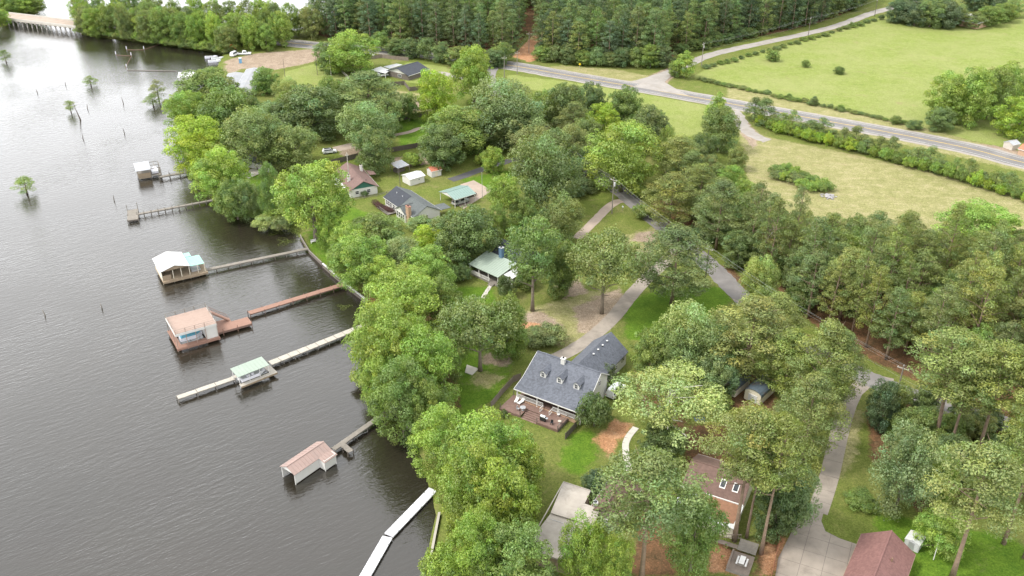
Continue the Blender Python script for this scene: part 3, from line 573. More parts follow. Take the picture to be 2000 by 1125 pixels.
# ------------------------------------------------------------------ trees one can point at (pixel of the foot, row of the top, width in pixels)
T = [
 # shore of the lake, from the far point to the near corner
 ('gum', 392, 337, 224, 104, 'lime', 'bright yellow-green tree leaning over the lake beside the farthest covered dock'),
 ('oak', 415, 228, 130, 112, 'oak', 'dark spreading oak at the shore beside the white-roofed landing shed'),
 ('gum', 372, 258, 172, 72, 'gum', 'yellow-green tree on the reedy point of the shore'),
 ('oak', 458, 292, 166, 96, 'green', 'mid-green tree behind the point, left of the grey-green oaks'),
 ('sage', 505, 330, 204, 104, 'olive', 'grey-olive oak standing over the dark-roofed waterside house'),
 ('oak', 522, 184, 129, 46, 'green', 'round green tree beside the long grey metal roof'),
 ('sage', 562, 205, 150, 46, 'pale', 'pale thin tree at the edge of the yellow grass slope'),
 ('oak', 540, 262, 195, 60, 'sage', 'grey-green tree between the long metal roof and the lakeside oaks'),
 ('sage', 582, 328, 240, 92, 'olive', 'olive-grey oak left of the white parked car'),
 ('oak', 612, 268, 164, 110, 'dark', 'large dark tree behind the parking strip'),
 ('oak', 652, 240, 147, 52, 'green', 'upright green tree left of the dark rounded cedar'),
 ('pine', 722, 245, 133, 112, 'pineD', 'dark broad cedar in front of the carport house'),
 ('gum', 690, 142, 57, 98, 'gum', 'large bright tree beside the boat ramp lot'),
 ('oak', 645, 140, 78, 56, 'oak', 'darker lower tree at the edge of the ramp lot'),
 ('sage', 722, 300, 195, 98, 'sage', 'large grey-green tree right of the white parked car'),
 ('oak', 732, 337, 245, 62, 'oak', 'dark drooping tree behind the brown-roofed house'),
 ('gum', 440, 398, 286, 100, 'gum', 'bright bushy tree at the shore by the farthest covered dock'),
 ('oak', 465, 428, 345, 60, 'green', 'green tree on the bank above the bare square dock'),
 ('sage', 488, 428, 352, 44, 'sage', 'slim pale-trunked tree at the very edge of the water'),
 ('lawn_oak', 618, 470, 312, 122, 'gum', 'big rounded oak with pale trunk on the lakeside lawn'),
 ('gum', 536, 432, 318, 42, 'green', 'narrow tree left of the big rounded oak on the lawn'),
 ('gum', 648, 488, 405, 48, 'gum', 'small light green tree near the seawall corner'),
 ('gum', 688, 512, 432, 66, 'gum', 'light green tree beside the end of the white seawall'),
 ('oak', 742, 492, 418, 94, 'green', 'dark green spreading tree below the white lake house'),
 ('gum', 712, 560, 452, 104, 'gum', 'leafy tree just behind the white seawall'),
 ('oak', 838, 502, 439, 58, 'lime', 'lime-green round tree left of the great dark oak'),
 ('sage', 788, 546, 464, 84, 'sage', 'grey-green tree between the seawall and the porch house'),
 ('gum', 835, 568, 482, 88, 'gum', 'billowing green tree left of the porch with the green roof'),
 ('oak', 912, 512, 400, 108, 'dark', 'great dark oak left of the blue chimney'),
 ('gum', 972, 470, 398, 40, 'green', 'brighter green tree at the right flank of the great dark oak'),
 ('gum', 790, 680, 532, 146, 'gum', 'tall bright tree where the green-roofed pier meets the bank'),
 ('gum', 762, 775, 592, 128, 'gum', 'billowing bright tree overhanging the lake below the green-roofed pier'),
 ('gum', 835, 802, 645, 118, 'gum', 'big bright tree behind the billowing one at the bank'),
 ('gum', 790, 852, 702, 104, 'green', 'lowest tree of the bright bank above the pink boathouse pier'),
 ('gum', 735, 700, 600, 70, 'gum', 'small bright tree leaning out at the green-roofed pier'),
 ('gum', 865, 640, 540, 70, 'green', 'green tree behind the tall bright bank trees'),
 ('gum', 812, 745, 618, 84, 'gum', 'bright tree in the middle of the bank group'),
 ('sage', 868, 745, 640, 72, 'green', 'greyer tree at the right flank of the bank group'),
 ('gum', 752, 812, 690, 70, 'gum', 'bright low tree hanging over the water at the bank group'),
 ('gum', 842, 862, 742, 72, 'green', 'tree at the lower right flank of the bank group'),
 ('gum', 752, 585, 500, 70, 'gum', 'leafy tree where the white seawall ends'),
 ('sage', 800, 600, 518, 74, 'gum', 'paler tree behind the end of the white seawall'),
 ('gum', 668, 540, 470, 46, 'green', 'slim tree standing right at the white seawall'),
 ('gum', 905, 965, 840, 84, 'gum', 'bright tree between the bank and the redwood deck'),
 ('gum', 1020, 985, 858, 84, 'gum', 'bright tree at the right of the group below the redwood deck'),
 ('gum', 948, 1130, 985, 90, 'gum', 'bright tree low in the group at the bottom edge'),
 ('oak', 575, 250, 178, 60, 'green', 'green tree left of the large dark one at the parking strip'),
 ('oak', 480, 245, 170, 60, 'oak', 'dark tree between the point and the long metal roof'),
 ('sage', 545, 330, 262, 56, 'olive', 'olive tree in front of the dark-roofed waterside house'),
 ('oak', 670, 215, 150, 52, 'oak', 'dark tree left of the broad cedar'),
 ('oak', 760, 262, 190, 50, 'oak', 'dark tree at the right flank of the broad cedar'),
 ('gum', 1062, 246, 172, 62, 'green', 'green tree between the silvery tree and the grove'),
 ('oak', 1140, 300, 225, 58, 'oak', 'oak at the lower left of the grove'),
 ('oak', 1240, 300, 222, 56, 'oak', 'oak behind the big bright tree at the road'),
 ('sage', 1150, 345, 282, 54, 'oak', 'grey-green tree left of the big bright tree at the road'),
 ('oak', 1342, 330, 275, 56, 'oak', 'oak left of the dry field lane trees'),
 ('pine', 1362, 420, 315, 64, 'pine', 'pine between the road and the dry field'),
 ('pine', 1345, 385, 290, 58, 'pineD', 'darker pine between the road and the dry field'),
 ('oak', 1425, 440, 372, 62, 'green', 'leafy tree left of the bare dead tree'),
 ('oak', 1440, 520, 450, 60, 'oak', 'leafy tree at the road below the bare dead tree'),
 ('oak', 1022, 292, 205, 72, 'oak', 'dark tree hiding the upper bend of the local road'),
 ('oak', 1084, 348, 250, 76, 'oak', 'dark tree hiding the local road above the asphalt driveway'),
 ('sage', 1118, 322, 240, 60, 'olive', 'olive tree beside the hidden local road'),
 ('gum', 1005, 262, 180, 62, 'green', 'green tree at the upper end of the local road'),
 ('oak', 945, 285, 215, 66, 'oak', 'oak behind the silvery tree'),
 ('gum', 800, 235, 180, 40, 'green', 'slim green tree beside the fence above the sheds'),
 ('open', 938, 724, 580, 142, 'oak', 'dark many-stemmed oak on the lawn left of the grey-roofed house'),
 ('oak', 990, 702, 578, 66, 'green', 'bright green tree beside the dark many-stemmed oak'),
 ('ash', 1040, 607, 418, 96, 'green', 'tall straight ash beside the porch with the green roof'),
 ('open', 1175, 612, 452, 134, 'oak', 'wide open oak with pale limbs beside the concrete drive'),
 ('oak', 1093, 574, 470, 66, 'green', 'smaller oak between the tall ash and the wide open oak'),
 ('pine', 1312, 594, 430, 118, 'pineD', 'large lone pine between the drive and the bend of the road'),
 ('oak', 1196, 490, 446, 46, 'oak', 'small round tree above the wide open oak'),
 ('sage', 1096, 476, 380, 76, 'olive', 'olive round tree beside the curved driveway'),
 ('sage', 1064, 415, 262, 122, 'oak', 'large grey-green tree beside the asphalt driveway'),
 ('ash', 985, 446, 338, 52, 'gum', 'light slender tree right of the green carport'),
 ('oak', 1022, 452, 385, 50, 'green', 'small dense tree behind the porch house'),
 ('oak', 963, 338, 286, 38, 'gum', 'small round tree on its own patch beside the asphalt driveway'),
 ('oak', 868, 327, 238, 82, 'dark', 'dark bushy tree behind the little red-roofed shed'),
 ('gum', 852, 238, 132, 64, 'lime', 'yellow-green tree in front of the carport house fence'),
 ('gum', 926, 200, 88, 72, 'gum', 'tall light green tree beside the forest edge'),
 ('sage', 988, 282, 150, 128, 'sage', 'wide silvery tree left of the dark grove'),
 ('oak', 896, 300, 205, 112, 'green', 'mid-green tree left of the wide silvery one'),
 ('sage', 1040, 312, 234, 86, 'olive', 'olive tree beside the hidden stretch of local road'),
 ('oak', 1104, 256, 160, 66, 'dark', 'dark upright tree at the left end of the grove'),
 ('oak', 1156, 236, 157, 48, 'dark', 'darkest tree at the top of the grove'),
 ('gum', 1176, 268, 200, 60, 'lime', 'yellow-green tree in the middle of the grove'),
 ('pine', 1118, 280, 194, 56, 'pineD', 'pine with bare reddish stems in the grove'),
 ('oak', 1216, 252, 165, 62, 'oak', 'green tree at the back of the grove by the meadow'),
 ('gum', 1212, 374, 230, 126, 'gum', 'big bright tree overhanging the local road'),
 ('oak', 1266, 292, 204, 62, 'dark', 'dark tree behind the big bright one'),
 ('oak', 1308, 322, 262, 54, 'dark', 'dark tree right of the big bright one'),
 ('gum', 1298, 330, 245, 34, 'green', 'narrow bright tree between two dark ones behind the road'),
 ('pine', 1320, 372, 258, 80, 'pine', 'olive pine right of the road under the trees'),
 ('pine', 1306, 447, 330, 88, 'pine', 'roadside pine with two bare stems'),
 ('pine', 1398, 487, 340, 80, 'pineD', 'pine with one tall bare stem right of the road'),
 ('oak', 1402, 294, 206, 68, 'oak', 'dense dark tree between the meadow and the dry field'),
 ('cone', 1398, 245, 178, 38, 'gum', 'conical light green tree beside the highway'),
 ('oak', 1372, 318, 256, 48, 'dark', 'dark tree left of the dry field lane'),
 ('oak', 1438, 332, 285, 34, 'olive', 'small round tree at the left rim of the dry field'),
 ('gum', 1425, 372, 320, 46, 'gum', 'light green tree at the left rim of the dry field below the small one'),
 ('gum', 1450, 405, 350, 44, 'gum', 'light green tree at the lower left rim of the dry field'),
 ('cone', 1336, 152, 97, 40, 'gum', 'conical bright tree at the gravel road junction'),
 ('oak', 1318, 150, 118, 26, 'green', 'low dark bush-like tree beside the conical one at the junction'),
 ('snag', 1488, 498, 408, 60, 'oak', 'bare pale dead tree at the edge of the right wood'),
 ('sage', 1478, 602, 498, 62, 'pale', 'pale feathery tree at the road with white limbs'),
 ('pine', 1456, 742, 574, 136, 'pine', 'rounded pine in front of the road beside the two sheds'),
 ('pine', 1590, 812, 622, 104, 'pine', 'broad pine between the sheds and the road'),
 ('pine', 1625, 800, 640, 80, 'pine', 'slimmer pine right of the broad one by the road'),
 ('pine', 1530, 776, 640, 92, 'pine', 'pine standing behind the left of the two sheds'),
 ('pine', 1506, 692, 566, 84, 'pine', 'pine hiding the road between two broader pines'),
 ('pine', 1566, 900, 722, 108, 'pine', 'broad pine right of the sheds beside the long driveway'),
 ('sage', 1345, 735, 590, 112, 'pale', 'pale open tree above the white-limbed sycamore'),
 ('gum', 1338, 660, 592, 54, 'green', 'small bright tree beside the lawn by the road bend'),
 ('oak', 1268, 742, 632, 72, 'green', 'tree pressed against the right end of the grey-roofed house'),
 ('sage', 1312, 750, 640, 80, 'olive', 'olive tree between the grey-roofed house and the pale open tree'),
 ('oak', 1398, 775, 690, 66, 'sage', 'greyish tree in front of the left shed'),
 ('sycamore', 1300, 868, 728, 190, 'pale', 'wide sycamore with white limbs right of the redwood deck'),
 ('tallpine', 1434, 1056, 790, 146, 'pine', 'tall twin-stemmed pine over the brown roof with skylights'),
 ('tallpine', 1458, 1050, 830, 92, 'pine', 'second stem of pine close behind the tall twin-stemmed one'),
 ('tallpine', 1486, 1082, 808, 122, 'pine', 'tall pine beside the wooden deck with the picnic table'),
 ('sage', 1540, 1032, 905, 84, 'sage', 'grey-green tree overhanging the long driveway'),
 ('oak', 1510, 1045, 925, 88, 'dark', 'dark leafy tree beneath the tall pines by the driveway'),
 ('tallpine', 1252, 1142, 884, 188, 'pineD', 'broad dark pine in front of the flat-roofed house'),
 ('sage', 1348, 1115, 960, 110, 'green', 'leafy tree in the yard left of the picnic deck'),
 ('oak', 1290, 900, 832, 82, 'dark', 'dark shady tree below the white-limbed sycamore'),
 ('bush', 1160, 832, 768, 60, 'dark', 'round dark evergreen at the corner of the redwood deck'),
 ('gum', 866, 930, 796, 104, 'gum', 'bright tree on the bank beside the pink boathouse'),
 ('gum', 960, 975, 808, 156, 'gum', 'big bright tree below the redwood deck'),
 ('gum', 930, 1050, 862, 128, 'gum', 'largest bright tree on the bank above the white dock'),
 ('gum', 978, 1085, 900, 124, 'gum', 'bright tree left of the flat-roofed house'),
 ('gum', 930, 1172, 1010, 100, 'gum', 'bright tree at the bottom edge beside the strip of shore lawn'),
 ('gum', 1010, 1180, 1030, 130, 'green', 'tree at the bottom edge below the flat roof'),
 ('bush', 862, 1130, 1072, 66, 'gum', 'low bright bush at the shore wall in the bottom corner'),
 ('sage', 1135, 1150, 1012, 84, 'gum', 'slender feathery tree in front of the flat roof'),
 ('snag', 1165, 1150, 1020, 60, 'pale', 'pale leafless tree in front of the flat-roofed house'),
 ('sage', 1200, 1160, 1040, 60, 'gum', 'small leafy tree right of the pale leafless one'),
 ('oak', 1160, 965, 918, 44, 'holly', 'dark rounded shrub tree at the notch of the flat roof'),
 ('sage', 1748, 998, 832, 118, 'sage', 'large grey-green tree on the lawn above the red-roofed house'),
 ('gum', 1822, 985, 880, 62, 'gum', 'bright young tree beside the large grey-green one'),
 ('tallpine', 1858, 1132, 868, 170, 'pine', 'leaning pine right of the small white shed'),
 ('gum', 1835, 1075, 1000, 90, 'gum', 'low bright tree at the foot of the leaning pine'),
 ('tallpine', 1960, 1062, 790, 120, 'pine', 'pine with long pale stem at the right edge'),
 ('tallpine', 2000, 1090, 850, 110, 'pine', 'pine cut off by the right edge of the picture'),
 ('tallpine', 1822, 872, 640, 150, 'pine', 'largest pine of the right side over the needle-covered verge'),
 ('tallpine', 1850, 892, 690, 110, 'pine', 'pine with leaning stem under the largest pine'),
 ('tallpine', 1905, 900, 665, 130, 'pine', 'tall pine right of the largest pine'),
 ('tallpine', 1985, 935, 720, 120, 'pine', 'tall pine near the right edge above the lawn'),
 ('oak', 1714, 838, 744, 58, 'holly', 'dark holly at the head of the long driveway'),
 ('oak', 1782, 868, 800, 76, 'oak', 'low shady tree under the right-hand pines'),
 ('oak', 1850, 930, 850, 70, 'dark', 'dark undergrowth tree beneath the right-hand pines'),
 ('oak', 1925, 985, 890, 80, 'green', 'green undergrowth tree near the right edge'),
 ('gum', 1845, 238, 140, 76, 'gum', 'bright roadside tree at the corner of the pasture'),
 ('gum', 1885, 244, 128, 78, 'gum', 'second bright tree at the corner of the pasture'),
 ('oak', 1925, 232, 130, 70, 'green', 'darker tree behind the bright ones at the pasture corner'),
 ('gum', 1962, 205, 120, 72, 'gum', 'pale bright tree at the right edge of the pasture'),
 ('oak', 1832, 255, 205, 46, 'oak', 'low dark tree in front of the pasture corner trees'),
 ('gum', 1982, 268, 188, 84, 'lime', 'dense lime-green tree above the grey shed'),
 ('oak', 1508, 119, 96, 24, 'green', 'largest of the three lone young trees in the pasture'),
 ('oak', 1573, 131, 116, 15, 'green', 'middle one of the three lone young trees in the pasture'),
 ('oak', 1638, 144, 129, 20, 'oak', 'rightmost of the three lone young trees in the pasture'),
 ('cone', 1540, 194, 181, 14, 'green', 'small bush tree on the pasture fence line'),
 ('cone', 1589, 206, 186, 19, 'dark', 'dark conical sapling on the pasture fence line'),
 ('oak', 1642, 212, 204, 12, 'green', 'tiny bush on the pasture fence right of the dark sapling'),
 ('oak', 1748, 242, 224, 18, 'oak', 'small bush tree at the end of the pasture fence'),
 ('oak', 1785, 252, 232, 26, 'oak', 'low bushy tree between the fence end and the pasture corner'),
]
for r_ in T: tree(*r_)
# cypresses and saplings standing in the lake
for bx, by, ty, w, col, lb in [(12, 121, 96, 20, 'green', 'small cypress at the left edge of the lake'), (178, 168, 148, 22, 'green', 'flat-topped cypress in mid-lake left of the boom'), (139, 219, 195, 18, 'green', 'two-tiered cypress beside the tall lake snag'),
                               (53, 378, 343, 36, 'gum', 'lone bright cypress nearest in the open lake'), (300, 208, 182, 28, 'green', 'bushy cypress off the reedy point'), (310, 193, 157, 26, 'olive', 'slim cypress behind the bushy one off the point')]:
    tree('cypress', bx, by, ty, w, col, lb, None, 0.0)
# the strip of trees along the causeway
def inside(p, poly):
    x, y = p; c = False
    for i in range(len(poly)):
        x0, y0 = poly[i]; x1, y1 = poly[i - 1]
        if (y0 > y) != (y1 > y) and x < (x1 - x0) * (y - y0) / (y1 - y0) + x0: c = not c
    return c
def scatter(poly, gap, seed, limit, avoid=()):
    rng = np.random.default_rng(seed); lo_, hi_ = poly.min(0), poly.max(0); c_ = rng.uniform(lo_, hi_, (30000, 2)); c_ = c_[sdist(c_[:, 0], c_[:, 1], poly) > 0]
    for x, y, r in avoid: c_ = c_[(c_[:, 0] - x) ** 2 + (c_[:, 1] - y) ** 2 > r * r]
    cell = {}; pts = []
    for x, y in c_:
        i, j = int(x // gap), int(y // gap)
        if any((x - q[0]) ** 2 + (y - q[1]) ** 2 < gap * gap for a in (-1, 0, 1) for b_ in (-1, 0, 1) for q in cell.get((i + a, j + b_), ())): continue
        cell.setdefault((i, j), []).append((x, y)); pts.append((float(x), float(y)))
        if len(pts) >= limit: break
    return pts
ISLE = P([(154, 61), (180, 69), (250, 77), (330, 87), (400, 95), (440, 103), (480, 101), (540, 99), (556, 90), (540, 84), (450, 77), (300, 62), (154, 52)])
ISLE2 = P([(160, 40), (300, 48), (450, 59), (600, 66), (620, 80), (560, 76), (450, 64), (300, 50), (160, 43)])
rs = random.Random(8)
for x, y in scatter(ISLE, 7.2, 3, 60):
    plant('gum' if rs.random() < 0.75 else 'oak', x, y, ZL, rs.uniform(11, 17), rs.uniform(4.0, 5.8), rs.choice(['gum', 'gum', 'green', 'olive', 'green']), 'leafy tree in the strip of trees between the lake and the causeway road', 'trees lining the causeway')
for x, y in scatter(ISLE2, 9, 4, 34):
    plant('gum', x, y, ZL, rs.uniform(12, 18), rs.uniform(4.0, 5.6), rs.choice(['green', 'gum', 'olive']), 'tall tree on the far side of the causeway road', 'trees beyond the causeway')
for px, py, ty in [(300, 60, 8), (275, 62, 14), (372, 70, 10), (488, 72, -6), (430, 70, 2), (540, 74, 4)]:
    tree('cypress', px, py, ty, 30, 'pineD', 'thin pine standing above the causeway trees', 'thin pines above the causeway trees', name='pine_tree')
for k, (px, py, ty, w) in enumerate([(26, 28, -12, 40), (52, 26, -10, 38), (74, 24, -6, 32), (4, 50, 16, 34), (-14, 54, 10, 40), (10, 22, -18, 40), (60, 14, -24, 40)]):
    tree('gum', px, py, ty, w, 'gum' if k % 2 else 'green', 'tree at the far left end of the bridge', 'trees at the far end of the bridge')
# the dense pine forest beyond the highway: nearest stems singly, the rest as one mass
fpts = scatter(P(FOREST), 5.9, 11, 1500)
hwp = np.array([(p.x, p.y) for p in hw]); lop = np.array([(p.x, p.y) for p in lo]); grp = np.array([(p.x, p.y) for p in strip_pts(GR)])
def clear(pts, line, d):
    if not pts: return pts
    a = np.array(pts); return [p for p, k in zip(pts, linedist(a[:, 0], a[:, 1], line) > d) if k]
fpts = clear(clear(fpts, hwp, 11), grp, 9); cut = P([(1031, 118), (1040, 60), (1036, 20)]); fpts = clear(fpts, cut, 4.2)
fa = np.array(fpts); fk = sdist(fa[:, 0], fa[:, 1], P(FOREST)) * 0.6 + fa[:, 1] * 0.5; fpts = [fpts[i] for i in np.argsort(fk)]
rs = random.Random(21)
for i, (x, y) in enumerate(fpts[:165]):
    plant('farpine', x, y, ZL, rs.uniform(18, 26), rs.uniform(3.2, 4.6), rs.choice(['far', 'far', 'far', 'pineD', 'farG']) if rs.random() < 0.9 else 'farG', 'tall dark pine in the dense forest beyond the highway', 'pines of the forest beyond the highway', var=0.1)
rest = fpts[165:]
def mass(name, pts, label, hs, rr, seed, protos, cols, keep):
    """the trees of a wood that nobody can tell apart, joined into one object"""
    rng = np.random.default_rng(seed); Vs, Ts = [], []
    for x, y in pts:
        cr, tr, H0, R0 = PROTO[protos][rng.integers(len(PROTO[protos]))]
        n = len(cr.vertices); co = np.empty(n * 3); cr.vertices.foreach_get('co', co); co = co.reshape(-1, 4, 3)
        tn = np.empty(n * 4); cr.attributes['tint'].data.foreach_get('color', tn); tn = tn.reshape(-1, 4, 4)
        k = rng.random(len(co)) < keep; co = co[k].copy(); tn = tn[k].copy()
        ctr = co.mean(1, keepdims=True); co = ctr + (co - ctr) / math.sqrt(keep)
        a = rng.uniform(0, 6.28); ca, sa = math.cos(a), math.sin(a); sx = rng.uniform(*rr) / R0; sz = rng.uniform(*hs) / H0
        X = co[..., 0] * ca - co[..., 1] * sa; Y = co[..., 0] * sa + co[..., 1] * ca
        Vs.append(np.stack([X * sx + x, Y * sx + y, co[..., 2] * sz + ZL], -1))
        c_ = np.array(COLS[cols[rng.integers(len(cols))]]) * rng.uniform(0.88, 1.12); tn[..., :3] *= c_; Ts.append(tn)
    V = np.concatenate(Vs).reshape(-1, 3); Tn = np.concatenate(Ts).reshape(-1, 4); n = len(V) // 4
    me = bpy.data.meshes.new(name); me.vertices.add(4 * n); me.vertices.foreach_set('co', V.ravel())
    me.loops.add(4 * n); me.loops.foreach_set('vertex_index', np.arange(4 * n))
    me.polygons.add(n); me.polygons.foreach_set('loop_start', np.arange(0, 4 * n, 4)); me.polygons.foreach_set('loop_total', np.full(n, 4))
    at = me.attributes.new('tint', 'FLOAT_COLOR', 'POINT'); at.data.foreach_set('color', Tn.ravel().astype(np.float32))
    me.update(); me.materials.append(MATS['leaf'])
    o = link(name, me); o.color = (1, 1, 1, 1); return tag(o, label, 'forest', None, 'stuff')
mass('forest', rest[:500], 'dark far pine forest behind the front rows of trees', (18, 26), (3.2, 4.6), 5, 'farpine', ['far', 'far', 'pineD', 'farG'], 0.22)
# leafy edge of the forest along the highway
edge_px = [(745, 100), (775, 106), (805, 112), (835, 116), (862, 121), (893, 127), (925, 134), (965, 130), (1062, 117), (1085, 121), (1110, 124), (1138, 127), (1165, 128), (1190, 129), (1215, 130), (1245, 131), (1270, 131), (1292, 131), (1150, 122), (1225, 124), (1100, 118), (1060, 110), (980, 122)]
for k, (px, py) in enumerate(edge_px):
    tree('oak' if k % 3 else 'thicket', px, py, py - RND.uniform(28, 48), RND.uniform(30, 44), RND.choice(['farG', 'green', 'oak', 'dark']), 'low leafy tree along the front of the forest at the highway', 'leafy forest edge trees', name='broadleaf_tree', cat='tree')
for k in range(16):
    t = k / 15; px = 1330 + t * 330; py = 104 - 84 * t ** 1.1 + RND.uniform(-2, 1)
    tree('oak', px, py, py - RND.uniform(18, 30), RND.uniform(22, 32), RND.choice(['farG', 'oak', 'dark']), 'low leafy tree along the forest beside the gravel road', 'leafy trees by the gravel road')
for px, py, ty, w, c_ in [(1755, 44, -2, 46, 'far'), (1785, 50, 0, 46, 'far'), (1815, 53, -4, 48, 'oak'), (1845, 54, 0, 46, 'far'), (1866, 48, 6, 36, 'oak'), (1770, 36, -14, 46, 'far'), (1830, 38, -16, 48, 'far'), (1900, 54, 22, 40, 'oak'), (1930, 50, 10, 44, 'green'), (1960, 42, 4, 40, 'green'), (1900, 20, -30, 46, 'far'), (1940, 20, -30, 50, 'far'), (1975, 34, -6, 30, 'pale')]:
    tree('oak', px, py, ty, w, c_, 'tree in the clump around the far white-roofed house', 'clump around the far house')
# the right-hand wood
road_zone = [(p.x, p.y, 7.5) for p in lo]
taken = [(x, y, r * 0.75) for x, y, r in PLANTED if y < 330]
wpts = clear(scatter(P(WOOD), 5.3, 31, 400, taken), lop, 8.5)
field_edge = P([(1380, 300), (1440, 372), (1480, 415), (1560, 440), (1700, 464), (1850, 478), (2000, 478), (2250, 500)])
rs = random.Random(4)
for x, y in wpts:
    d = linedist(np.array([x]), np.array([y]), field_edge)[0]
    if d < 9: plant('oak', x, y, ZL, rs.uniform(3.5, 6.5), rs.uniform(2.6, 3.9), rs.choice(['green', 'oak', 'gum', 'olive']), 'low leafy tree along the field edge of the right-hand wood', 'low trees at the field edge')
    elif d < 24: plant('woodpine' if rs.random() < 0.6 else 'oak', x, y, ZL, rs.uniform(7, 9 + 0.2 * d), rs.uniform(3.0, 4.2), rs.choice(['pineD', 'pine', 'pineD']), 'half-grown tree behind the field edge of the right-hand wood', 'half-grown trees of the wood')
    elif rs.random() < 0.2: plant('oak', x, y, ZL, rs.uniform(9, 13), rs.uniform(3.2, 4.4), rs.choice(['green', 'oak', 'dark']), 'leafy tree among the pines of the right-hand wood', 'leafy trees in the wood')
    else: plant('woodpine', x, y, ZL, rs.uniform(14, 23.5), rs.uniform(3.4, 5.6), rs.choice(['pine', 'pineD', 'pine']), 'tall pine in the dense right-hand wood', 'pines of the right-hand wood', lean=0.03)
tree('gum', 1905, 482, 395, 130, 'gum', 'wide soft green tree at the field edge of the wood')
tree('cedar', 1712, 462, 413, 56, 'dark', 'dark round bush at the lower rim of the dry field', cat='tree', name='broadleaf_tree')
tree('cedar', 1765, 462, 417, 44, 'dark', 'second dark round bush at the lower rim of the dry field', cat='tree', name='broadleaf_tree')
# the row of cedars between the highway and the dry field
ORD = 'first second third fourth fifth sixth seventh eighth ninth tenth eleventh twelfth thirteenth fourteenth fifteenth sixteenth seventeenth eighteenth nineteenth twentieth twenty-first twenty-second twenty-third twenty-fourth twenty-fifth twenty-sixth'.split()
row = [(1472, 237), (1490, 246), (1508, 252), (1527, 258), (1545, 262), (1563, 268), (1583, 272), (1603, 277), (1624, 282), (1645, 288), (1668, 292), (1692, 299), (1715, 305), (1738, 312), (1762, 320), (1788, 326), (1812, 332), (1838, 340), (1863, 348), (1888, 356), (1915, 364), (1942, 372), (1968, 380), (1995, 388)]
for k, (px, py) in enumerate(row):
    hh = (46 if k < 2 else 36) + 10 * math.sin(k * 2.1)
    tree('cedar', px, py - 3, py - 3 - hh, 36 + 7 * math.sin(k * 1.3), RND.choice(['oak', 'dark', 'oak', 'green']), 'dense cedar in the row beside the highway, ' + ORD[k] + ' from its left end', 'cedar row beside the highway', name='cedar_tree', cat='tree')
    tree('bush', px + 14, py + 7, py - 14 - 8 * RND.random(), RND.uniform(18, 30), RND.choice(['gum', 'lime', 'gum', 'green']), 'bright low shrub along the foot of the cedar row', 'shrubs at the foot of the cedar row')
# shrubs in the dry field
sh_ = [(1518, 335), (1535, 332), (1552, 338), (1530, 348), (1548, 352), (1568, 348), (1585, 355), (1600, 362), (1565, 362), (1585, 368), (1548, 342), (1608, 368), (1520, 345)]
for px, py in sh_: tree('bush', px, py + 4, py - 14, RND.uniform(22, 32), RND.choice(['gum', 'olive', 'green', 'gum']), 'soft green shrub in the oval island of shrubs in the dry field', 'shrub island in the dry field')
# scrub along the pasture fence and verges
for k in range(34):
    t = k / 33; px = 1365 + t * 400; py = 156 + t * 87 + RND.uniform(-2, 2)
    tree('bush', px, py, py - RND.uniform(4, 9), RND.uniform(9, 17), RND.choice(['oak', 'green', 'olive']), 'low scrub along the pasture fence above the highway', 'scrub along the pasture fence')
for k in range(26):
    t = k / 25; px = 1380 + t * 340; py = 132 - 96 * t + RND.uniform(-1, 2)
    tree('bush', px, py + 2, py - RND.uniform(3, 8), RND.uniform(9, 18), RND.choice(['oak', 'green', 'dark']), 'low scrub along the pasture side of the gravel road', 'scrub along the gravel road')
